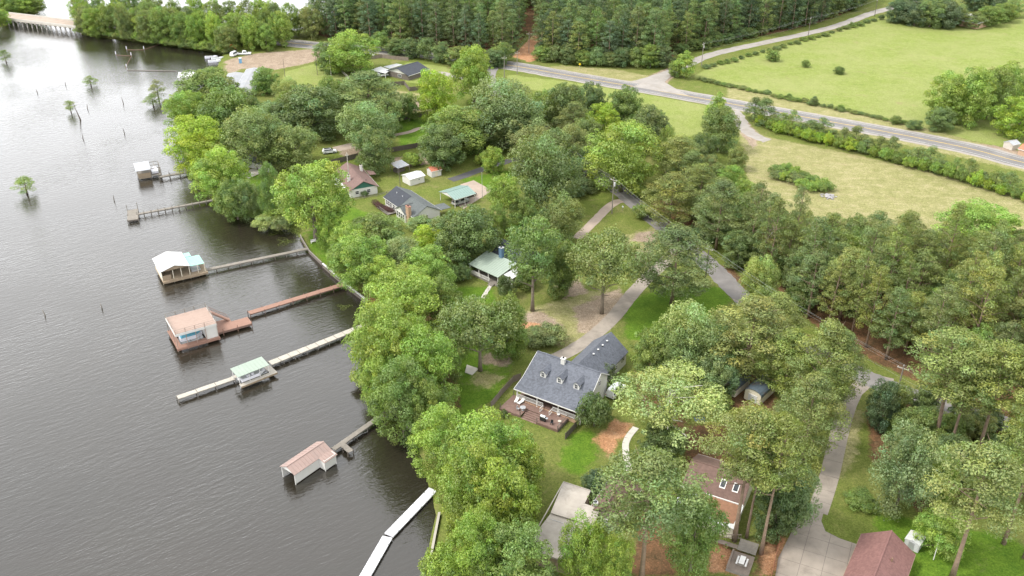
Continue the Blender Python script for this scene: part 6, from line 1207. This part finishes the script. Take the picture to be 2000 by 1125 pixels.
# picnic deck
o_, a_, L_ = frame((1418, 1108), (1460, 1122), 1.7); t = thing('deck', 'weathered two-level wooden deck with a picnic table below the skylit roof', 'deck', o_, a_); PO, PA = o_, a_
part('lower_deck', boards(0, 3.6, 0, 4.4, 0.45, True, 0.16, 0.06, 60), 'wood_fence', t, kind='stuff'); part('upper_deck', boards(0.6, 3.6, 4.5, 7.2, 0.8, True, 0.16, 0.06, 61), 'wood_grey', t, kind='stuff'); part('front_skirt', MB().b(0, 3.6, -0.08, -0.01, 0, 0.42), 'wood_grey', t); part('bench_rail', MB().b(0.0, 0.25, 0.2, 4.3, 0.45, 0.85), 'wood_fence', t)
rail(t, (0.6, 7.1), (-3.0, 5.6), 0.8, 0.85, 10, 'wood_fence'); part('walkway', boards(-3.2, 0.55, 4.6, 5.5, 0.8, True, 0.16, 0.06, 62), 'wood_fence', t, kind='stuff')
pc_ = thing('picnic_table', 'pale picnic table with two benches on the weathered deck', 'picnic table', PO + Matrix.Rotation(PA, 3, 'Z') @ Vector((2.0, 2.2, 0.45)), PA); part('table_top', MB().b(-0.42, 0.42, -0.9, 0.9, 0.7, 0.76), 'white_trim', pc_)
for s in (-1, 1): part('bench', MB().b(s * 0.72 - 0.14, s * 0.72 + 0.14, -0.9, 0.9, 0.42, 0.47), 'white_trim', pc_); part('trestle', MB().b(-0.8, 0.8, s * 0.6 - 0.04, s * 0.6 + 0.04, 0, 0.41).b(-0.05, 0.05, s * 0.6 - 0.04, s * 0.6 + 0.04, 0.41, 0.7), 'wood_grey', pc_)
# ---- red-roofed house at the bottom edge
o_, a_, L_ = frame((1682, 1043), (1787, 1083), 3.9); t = thing('red_roof_house', 'house with plain dark red gable roof at the bottom edge', 'house', o_, a_); gable(t, 0.4, 7.9, -16, 0, 2.9, 5.5, 'brick_red', 'shingle_red', 'v', 0.45, trim='wood_tan'); part('roof_vent', MB().tube([(5.6, -5.2, 4.2), (5.6, -5.2, 5.1)], [0.16, 0.14], 8), 'rust', t); window(t, 4.2, 0.06, 1.5, 1.2, 1.1, '+v')
o_, a_, _ = frame((1768, 1050), (1797, 1064), 2.9); t = thing('shed', 'small pale metal garden shed right of the red roof', 'shed', o_, a_); gable(t, 0.1, 2.3, 0.1, 2.6, 1.7, 2.0, 'white_metal', 'white_metal', 'v', 0.1, 0.05, ribs=4); part('shed_door', MB().b(0.7, 1.6, 0.0, 0.035, 0.1, 1.6), 'steel', t)
# ---- two dark-roofed sheds
def barrel(t, w, d, ze, zr, mat, n_=8):
    pr = [(w / 2 - (w / 2 + 0.15) * math.cos(math.pi * k / n_), ze + (zr - ze) * math.sin(math.pi * k / n_)) for k in range(n_ + 1)]
    for a, b_ in zip(pr[:-1], pr[1:]): quad_part('roof_panel', t, [(a[0], -0.2, a[1]), (a[0], d + 0.2, a[1]), (b_[0], d + 0.2, b_[1]), (b_[0], -0.2, b_[1])], 0.06, mat)
    for v in (0, d - 0.08): part('end_wall', MB().poly3([(0.1, v, 0.1), (w - 0.1, v, 0.1)] + [(min(max(p[0], 0.1), w - 0.1), v, p[1] - 0.08) for p in pr[::-1]], (0, 0.08, 0)), 'cream_paint', t)
    for u in (0.02, w - 0.1): part('side_wall', MB().b(u, u + 0.08, 0.09, d - 0.09, 0.1, ze), 'cream_paint', t)
o_, a_, _ = frame((1452, 778), (1487, 793), 1.1); t = thing('shed', 'cream shed with rounded dark metal roof and white roll-up door', 'shed', o_, a_); barrel(t, 3.7, 6.4, 2.0, 3.2, 'dark_metal_roof'); dr = part('roll_up_door', MB().b(0.95, 2.85, -0.06, -0.01, 0.15, 1.9), 'white_trim', t)
for k in range(6): part('door_slat', MB().b(0.98, 2.82, -0.085, -0.065, 0.2 + k * 0.28, 0.44 + k * 0.28), 'white_metal', dr)
o_, a_, _ = frame((1406, 764), (1433, 776), 1.1); t = thing('shed', 'cream shed with dark metal roof half hidden left of the roll-up door one', 'shed', o_, a_); barrel(t, 3.4, 6.0, 1.9, 3.0, 'dark_metal_roof'); part('shed_door', MB().b(0.8, 2.6, -0.06, -0.01, 0.15, 1.75), 'dark_void', t)
# ---- far and edge buildings
o_, a_, _ = frame((1862, 36), (1892, 42), 4.0); t = thing('far_house', 'far house with pale hipped roof among the trees beyond the pasture', 'house', o_, a_)
part('wall', MB().b(0, 13, 0, 10, 0, 3.0), 'brick_tan', t)
for q in ([(-.6, -.6, 2.9), (13.6, -.6, 2.9), (9, 5, 6), (4, 5, 6)], [(13.6, 10.6, 2.9), (-.6, 10.6, 2.9), (4, 5, 6), (9, 5, 6)]): quad_part('roof_slope', t, q, 0.12, 'white_metal')
for q in ([(13.6, -.6, 2.9), (13.6, 10.6, 2.9), (9, 5, 6)], [(-.6, 10.6, 2.9), (-.6, -.6, 2.9), (4, 5, 6)]): part('roof_hip', MB().slab(q, 0.12), 'white_metal', t)
for u in (3, 9): window(t, u, 0, 1.6, 1.6, 1.3)
o_, a_, _ = frame((1961, 279), (1978, 285), 2.6); t = thing('shed', 'grey block shed under the lime-green tree at the right edge', 'shed', o_, a_); gable(t, 0, 3.4, 0, 3.6, 2.0, 2.7, 'concrete', 'tin', 'v', 0.2, 0.08, ribs=5)
o_, a_, _ = frame((1990, 292), (2018, 300), 2.8); t = thing('shed', 'brick shed with red roof cut by the right edge', 'shed', o_, a_); gable(t, 0, 5.5, 0, 5, 2.2, 3.2, 'brick_tan', 'rust_roof', 'u', 0.3)
# ------------------------------------------------------------------ vehicles
def wheel(par, x, y, r=0.36, w=0.24):
    o = part('wheel', MB().tube([(x, y - w / 2, r), (x, y + w / 2, r)], [r, r], 14), 'rubber', par); part('rim', MB().tube([(x, y - w / 2 - 0.01, r), (x, y + w / 2 + 0.01, r)], [r * 0.58, r * 0.58], 10), 'steel', o)
def vehicle(name, label, cat, loc, rz, paint, kind='suv', L=4.7, W=1.9, top=1.72, loc_z=None):
    t = thing(name, label, cat, loc, rz); h = L / 2; hw_ = W / 2
    if kind == 'suv': low = [(-h, .45), (-h, 1.0), (-h + .1, 1.08), (h - 1.2, 1.08), (h - .1, .85), (h, .75), (h, .4)]; cab = [(-h + .1, 1.07), (-h + .35, top - .04), (-h + .7, top), (h - 2.0, top), (h - 1.2, 1.07)]
    elif kind == 'van': low = [(-h, .45), (-h, 1.15), (h - .9, 1.15), (h - .1, .95), (h, .8), (h, .4)]; cab = [(-h + .03, 1.14), (-h + .1, top), (h - 1.5, top), (h - .9, 1.14)]
    else: low = [(-h, .5), (-h, 1.05), (h - 1.4, 1.05), (h - .15, .98), (h, .85), (h, .45)]; cab = [(-h + 2.0, 1.04), (-h + 2.15, top), (h - 2.2, top), (h - 1.5, 1.04)]
    def loft(pr, w0, w1, zmid):
        mb = MB(); n_ = len(pr); f = lambda z: w0 + (w1 - w0) * max(0, (z - zmid)) / 0.7
        mb.add([(x, -f(z), z) for x, z in pr] + [(x, f(z), z) for x, z in pr], [tuple(range(n_)), tuple(range(2 * n_ - 1, n_ - 1, -1))] + [(i, i + n_, (i + 1) % n_ + n_, (i + 1) % n_) for i in range(n_)]); return mb
    part('body', loft(low, hw_, hw_ - .08, .5), paint, t); part('cabin', loft(cab, hw_ - .06, hw_ - .3, 1.05), paint, t)
    x0, x1 = cab[0][0] + .3, cab[-1][0] - .25
    for s in (-1, 1):
        part('side_window', MB().poly3([(x0, s * (hw_ - .11), 1.16), (x1, s * (hw_ - .11), 1.16), (x1 - .5, s * (hw_ - .235), top - .12), (x0 + .2, s * (hw_ - .235), top - .12)], (0, s * 0.04, 0)), 'glass', t)
        part('headlight', MB().b(h - .06, h + .01, s * (hw_ - .35) - .15, s * (hw_ - .35) + .15, .66, .8), 'glass', t); part('tail_light', MB().b(-h - .015, -h + .03, s * (hw_ - .2) - .1, s * (hw_ - .2) + .1, .75, 1.0), 'rust_roof', t)
        for x in (-h + .9, h - .95): wheel(t, x, s * (hw_ - .12))
    part('windscreen', MB().poly3([(cab[-1][0] + .02, -hw_ + .2, 1.12), (cab[-1][0] + .02, hw_ - .2, 1.12), (cab[-2][0] + .06, hw_ - .36, top - .08), (cab[-2][0] + .06, -hw_ + .36, top - .08)], (0.03, 0, 0.02)), 'glass', t)
    if kind == 'pickup': part('cargo_bed', MB().b(-h + .15, -h + 1.9, -hw_ + .2, hw_ - .2, 1.052, 1.07), 'car_dark', t)
    part('roof_panel', MB().b(cab[1][0] + .25, cab[-2][0] - .1, -hw_ + .42, hw_ - .42, top + .001, top + .03), 'glass' if kind == 'suv' else paint, t)
    return t
vehicle('parked_suv', 'white parked car with dark roof panel on the gravel strip', 'car', g(644, 299), 0.35, 'car_white')
R_ = Matrix.Rotation(CPA, 3, 'Z')
vehicle('pickup_truck', 'grey pickup truck parked under the teal carport', 'truck', CPO + R_ @ Vector((6.0, 3.2, 0.05)), CPA + math.pi / 2, 'car_grey', 'pickup', 5.6, 1.95, 1.85)
vehicle('parked_car', 'dark car at the rear of the teal carport', 'car', CPO + R_ @ Vector((3.2, 8.2, 0.05)), CPA + math.pi / 2, 'car_dark')
vehicle('pickup_truck', 'white pickup truck by the boat ramp', 'truck', g(478, 107), 0.1, 'car_white', 'pickup', 5.8, 2.0, 1.9)
vehicle('parked_van', 'white van beside the pickup at the boat ramp', 'van', g(458, 109), 1.3, 'car_white', 'van', 5.0, 2.0, 2.1)
vehicle('parked_car', 'white car half hidden behind the tree at the carport house', 'car', g(722, 111), 0.2, 'car_white')
vehicle('parked_car', 'dark red car under the white carport far away', 'car', g(778, 147), 0.9, 'rust_roof')
vehicle('parked_car', 'white car in front of the far white carport', 'car', g(748, 149), 0.5, 'car_white')
vehicle('parked_van', 'white van parked behind the dark hedge right of the grey-roofed house', 'van', g(1202, 768), a_ * 0 + 0.95, 'car_white', 'van', 5.2, 2.0, 2.2)
# boats and gear at the ramp
for k, (px, py, rz, lb) in enumerate([(418, 121, 0.3, 'white boat moored lowest at the boat ramp'), (412, 113, 0.2, 'white boat moored in the middle at the boat ramp'), (424, 116, 0.5, 'small white boat nearest the ramp edge')]):
    bt = thing('motor_boat', lb, 'boat', g(px, py, 0.1), rz); part('hull', MB().slab([(-2.6, -1, .75), (1.4, -1, .8), (3, 0, .95), (1.4, 1, .8), (-2.6, 1, .75)], .8), 'boat_white', bt); part('cockpit', MB().slab([(-2.3, -.75, .8), (0.8, -.75, .83), (0.8, .75, .83), (-2.3, .75, .8)], .04), 'car_grey', bt); part('windscreen', MB().b(.9, 1.0, -.7, .7, .8, 1.2), 'glass', bt); part('outboard_motor', MB().b(-3, -2.65, -.2, .2, .3, 1.2), 'car_dark', bt)
ex = thing('excavator', 'orange excavator at the water by the boat ramp', 'excavator', g(441, 103), 0.4)
for s in (-1, 1): part('track', MB().b(-1.6, 1.6, s * 1.0 - .25, s * 1.0 + .25, 0, .7), 'car_dark', ex)
part('house', MB().b(-1.4, .9, -1.0, 1.0, .75, 1.7), 'orange', ex); part('cab', MB().b(-.1, 1.1, .1, 1.0, 1.7, 2.7), 'glass', ex); ar = MB(); ar.beam((.9, -.3, 1.3), (3.0, -.3, 3.6), .3, .4); ar.beam((3.0, -.3, 3.6), (4.6, -.3, 1.4), .25, .3); part('arm', ar, 'orange', ex); part('bucket', MB().b(4.2, 4.9, -.7, .1, .6, 1.3), 'car_dark', ex)
tl = thing('portable_toilet', 'blue portable toilet on the boat ramp lot', 'toilet', g(470, 123), 0.3); part('cabin', MB().b(-.6, .6, -.6, .6, 0, 2.1), 'toilet_blue', tl); part('roof', MB().slab([(-.65, -.65, 2.2), (.65, -.65, 2.2), (.65, .65, 2.35), (-.65, .65, 2.35)], .12), 'white_metal', tl); part('door', MB().b(-.42, .42, -.64, -.605, .1, 1.95), 'toilet_blue', tl)
tp = thing('tarpaulin', 'blue tarpaulin over a heap in the shade by the sycamore', 'tarpaulin', g(1366, 818)); part('cover', MB().add([(-1, -.8, 0), (1, -.8, 0), (1.1, .8, 0), (-1, .9, 0), (-.5, 0, .9), (.5, .1, .8)], [(0, 1, 5, 4), (1, 2, 5), (2, 3, 4, 5), (3, 0, 4)]), 'tarp_blue', tp)
rp = thing('rock_pile', 'pale heap of rubble beside the shrub island in the dry field', 'rock pile', g(1617, 384)); rr_ = random.Random(6)
for k in range(34):
    a, q = rr_.uniform(0, 6.28), rr_.random() ** .6 * 2.4; s = rr_.uniform(.25, .6); hz = max(0.1, .9 - q * .33)
    part('rock', MB().tube([(q * math.cos(a), q * math.sin(a), hz * .3 - .1), (q * math.cos(a) + .1, q * math.sin(a), hz * .6), (q * math.cos(a), q * math.sin(a) + .05, hz)], [s * .8, s, s * .35], 5), 'rock', rp)
# ------------------------------------------------------------------ fences
def fence(name, label, px, h, mat, gap=2.4, board=0.15, pick=True):
    p = [g(x, y) for x, y in px]; o0 = p[0]; t = thing(name, label, 'fence', o0); mb = MB(); rnd = random.Random(len(label))
    for a, b_ in zip(p[:-1], p[1:]):
        a, b_ = a - o0, b_ - o0; L = (b_ - a).length; d = (b_ - a) / L; rz = math.atan2(d.y, d.x); k = max(1, int(L / gap))
        for i in range(k + 1): e = a + d * L * i / k; part('post', MB().box(e + Vector((0, 0, h / 2)), (.11, .11, h + .1), rz), mat, t)
        for z_ in (.35, h - .3): part('rail', MB().beam(a + Vector((0, 0, z_)), b_ + Vector((0, 0, z_)), .05, .1), mat, t)
        if pick:
            for i in range(int(L / board)): e = a + d * (i + .5) * board + Vector((d.y, -d.x, 0)) * .05; hh = h + rnd.uniform(-.05, .05); mb.box(e + Vector((0, 0, hh / 2)), (board - .012, .025, hh), rz)
    if pick: part('pickets', mb, mat, t, kind='stuff')
    return t
fence('wood_fence', 'grey board fence curving round the left side of the redwood deck', [(959, 797), (978, 773), (1003, 746), (1017, 741)], 1.6, 'wood_fence')
fence('wood_fence', 'dark board fence at the right side of the redwood deck', [(1104, 858), (1122, 838), (1143, 812)], 1.5, 'wood_dark')
fence('wood_fence', 'dark board fence behind the lawn with the gravel drive', [(778, 236), (806, 231), (836, 226)], 1.9, 'wood_dark')
fence('wood_fence', 'long dark fence between the two lawns above the sheds', [(736, 303), (770, 296), (805, 290), (850, 281)], 1.7, 'wood_dark')
fence('wood_fence', 'dark fence beside the white parked car', [(632, 326), (665, 317), (700, 308)], 1.7, 'wood_dark')
fence('wood_fence', 'dark fence in front of the far carport house', [(762, 168), (790, 166), (800, 178), (838, 174)], 1.7, 'wood_dark')
fence('wood_fence', 'pale rail fence running from the ramp lot tree', [(656, 132), (668, 142), (682, 155)], 1.3, 'wood_pale')
fence('wood_fence', 'grey board fence behind the far carport house', [(722, 116), (745, 113), (768, 116), (798, 119)], 1.7, 'wood_fence')
fence('wood_fence', 'reddish board fence along the left edge of the concrete parking', [(1537, 1008), (1522, 1060), (1506, 1130)], 1.5, 'wood_red_fence')
fence('wire_fence', 'thin post and rail fence between brown-roofed house and lakeside lawn', [(690, 392), (735, 384), (775, 374)], 1.0, 'wood_grey', pick=False)
# ------------------------------------------------------------------ poles, lines, signs
TOPS = {}
def pole(key, px, py, h, label, arm=2.2, az=0.0, trans=False, mat='wood_grey', cat='utility pole', r=0.15):
    p = g(px, py); t = thing('utility_pole', label, cat, p, az); part('pole_shaft', MB().tube([(0, 0, 0), (0, 0, h)], [r * 1.2, r * 0.75], 8), mat, t)
    if arm:
        part('crossarm', MB().b(-arm / 2, arm / 2, -.06, .06, h - .75, h - .6), 'wood_pale', t)
        for x in (-arm / 2 + .1, 0, arm / 2 - .1): part('insulator', MB().tube([(x, 0, h - .6 if x else h), (x, 0, h - .35 if x else h + .22)], [.06, .04], 6), 'white_trim', t)
    if trans: part('transformer', MB().tube([(.38, 0, h - 2.4), (.38, 0, h - 1.3)], [.27, .27], 10), 'white_metal', t)
    ca, sa = math.cos(az), math.sin(az); TOPS[key] = [p + Vector((x * ca, x * sa, h - .35 if x else h + .2)) for x in ((-arm / 2 + .1, 0, arm / 2 - .1) if arm else (0,))] + [p + Vector((0, 0, h - 2.8))]
pole('A', 1195, 417, 11.0, 'wooden utility pole with grey transformer on the lawn by the curved driveway', az=-0.7, trans=True)
pole('B', 1376, 560, 11.0, 'dark utility pole beside the local road right of the lone pine', az=-0.6, mat='wood_dark')
pole('C', 1744, 800, 10.5, 'utility pole behind the holly at the head of the long driveway', az=-0.6)
pole('D', 1075, 318, 11, 'utility pole half hidden among the trees by the local road', az=-0.7)
pole('E', 2010, 915, 10.5, 'utility pole beyond the right edge pines', az=-0.6)
pole('F', 1010, 144, 9.5, 'utility pole beside the highway at the forest cutting', az=0.2)
pole('G', 1033, 104, 9.5, 'utility pole inside the forest cutting', az=0.2); pole('H', 985, 152, 9.0, 'utility pole with double crossarm in front of the forest corner', az=0.2)
pole('I', 1370, 128, 10, 'utility pole beside the gravel road junction', az=0.9, trans=True); pole('J', 1578, 72, 9.5, 'utility pole along the gravel road by the pasture', 1.6, 0.9, mat='wood_dark'); pole('K', 1708, 32, 9, 'utility pole at the far bend of the gravel road', 1.6, 0.9, mat='wood_dark')
pole('L', 647, 150, 9.5, 'pale utility pole on the yellow grass slope', 0, r=0.14, mat='wood_pale'); pole('M', 620, 146, 8, 'thin dark pole left of the pale one on the grass slope', 0, mat='wood_dark', r=0.1); pole('N', 557, 152, 8, 'thin dark pole beside the long metal roof', 0, mat='wood_dark', r=0.09)
pole('O', 684, 372, 12, 'tall pale pole in front of the brown-roofed house', 0.8, 0.3, mat='wood_pale'); pole('Q', 942, 388, 8.5, 'lamp pole beside the concrete apron', 0, mat='steel', r=0.07); pole('R', 782, 372, 8, 'thin dark pole behind the white lake house', 0, mat='wood_dark', r=0.08)
pole('S', 1823, 1093, 5.6, 'white flag pole leaning over the lawn right of the garden shed', 0, mat='white_trim', cat='pole', r=0.06)
def wires(a, b_, label, sag=1.0, ks=None):
    A, B = TOPS[a], TOPS[b_]; o0 = A[0]; t = thing('power_line', label, 'power line', o0)
    for p, q in list(zip(A, B)):
        pts = [p.lerp(q, s) - Vector((0, 0, sag * 4 * s * (1 - s))) - o0 for s in np.linspace(0, 1, 13)]; part('wire', MB().tube(pts, 0.01, 4, False), 'car_grey', t)
wires('D', 'A', 'power lines running from the trees to the transformer pole'); wires('A', 'B', 'power lines across the lawn to the dark roadside pole'); wires('B', 'C', 'power lines following the road to the driveway head'); wires('C', 'E', 'power lines through the pines at the right edge'); wires('F', 'G', 'power lines into the forest cutting'); wires('H', 'F', 'short power lines beside the highway', 0.4); wires('I', 'J', 'power lines along the gravel road'); wires('J', 'K', 'power lines along the far gravel road')
def sign(px, py, h, w, mat, label, rz=0.0):
    t = thing('road_sign', label, 'sign', g(px, py), rz); part('sign_post', MB().tube([(0, 0, 0), (0, 0, h)], [.05, .05], 6), 'steel', t); part('sign_plate', MB().poly3([(-w / 2, -.06, h - .2), (0, -.06, h - .2 - w / 2), (w / 2, -.06, h - .2), (0, -.06, h - .2 + w / 2)], (0, .03, 0)), mat, t)
sign(1132, 136, 2.6, 1.1, 'yellow_sign', 'yellow diamond warning sign beside the highway'); sign(1270, 133, 2.2, 0.9, 'car_white', 'small white sign at the gravel road junction')
mbx = thing('mailbox', 'grey mailbox on a post beside the curved driveway', 'mailbox', g(1216, 411), 0.4); part('box', MB().b(-.15, .15, -.28, .28, 1.0, 1.35), 'white_metal', mbx); part('post', MB().b(-.05, .05, -.05, .05, 0, 1.0), 'wood_grey', mbx)
yb = thing('yard_bench', 'white bench at the foot of the big rounded oak', 'bench', g(613, 474), 0.5); part('seat', MB().b(-.8, .8, -.25, .25, .42, .48), 'white_trim', yb); part('backrest', MB().b(-.8, .8, .2, .26, .48, .95), 'white_trim', yb)
for x in (-.7, .7): part('leg', MB().b(x - .05, x + .05, -.22, .22, 0, .42), 'white_trim', yb)
# water weeds showing at the surface near the bank
for k, (px, py, r, lb) in enumerate([(672, 600, 1.6, 'bright patch of water weed beside the red-brown pier'), (560, 472, 3.0, 'pale patch of water weed in the inlet'), (540, 455, 2.2, 'water weed at the head of the inlet'), (600, 492, 1.6, 'water weed beside the boathouse pier end')]):
    rng = np.random.default_rng(40 + k); n_ = int(260 * r); a = rng.uniform(0, 6.28, n_); q = r * np.sqrt(rng.random(n_)) * (0.7 + 0.4 * np.sin(3 * a + k)); Pt = np.stack([q * np.cos(a) * 1.3, q * np.sin(a), rng.uniform(0.0, 0.12, n_)], 1)
    Nn = np.stack([rng.normal(0, .5, n_), rng.normal(0, .5, n_), np.ones(n_)], 1); tn = np.repeat(rng.uniform(.7, 1.2, (n_, 1)), 3, 1)
    o = link('water_weed', leaf_mesh('water_weed', Pt, Nn, rng.uniform(.05, .13, n_), tn, rng=rng), None, g(px, py, 0)); o.color = (0.13, 0.16, 0.03, 1); tag(o, lb, 'water weed', None, 'stuff')
# reeds on the point and along the inlet
for k, (line, lb) in enumerate([([(320, 200), (340, 206), (352, 215), (350, 240)], 'reeds on the point of the shore'), ([(400, 372), (430, 394), (470, 410), (520, 428), (562, 440), (584, 456)], 'reeds and tall grass along the bank of the inlet')]):
    rng = np.random.default_rng(60 + k); pts = [g(x, y, 0.3) for x, y in line]; o0 = pts[0]; Pt = []
    for a, b_ in zip(pts[:-1], pts[1:]):
        L = (b_ - a).length
        for i in range(int(L * 70)): e = a.lerp(b_, rng.random()) - o0; Pt.append((e.x + rng.normal(0, 1.0), e.y + rng.normal(0, 1.0), rng.uniform(0, 1.3)))
    Pt = np.array(Pt); n_ = len(Pt); Nn = np.stack([rng.normal(0, 1, n_), rng.normal(0, 1, n_) - .6, np.full(n_, .5)], 1)
    o = link('reeds', leaf_mesh('reeds', Pt, Nn, rng.uniform(.14, .32, n_), np.repeat(rng.uniform(.7, 1.2, (n_, 1)), 3, 1), asp=.3, rng=rng), None, o0); o.color = (0.19, 0.23, 0.045, 1); tag(o, lb, 'reeds', None, 'stuff')
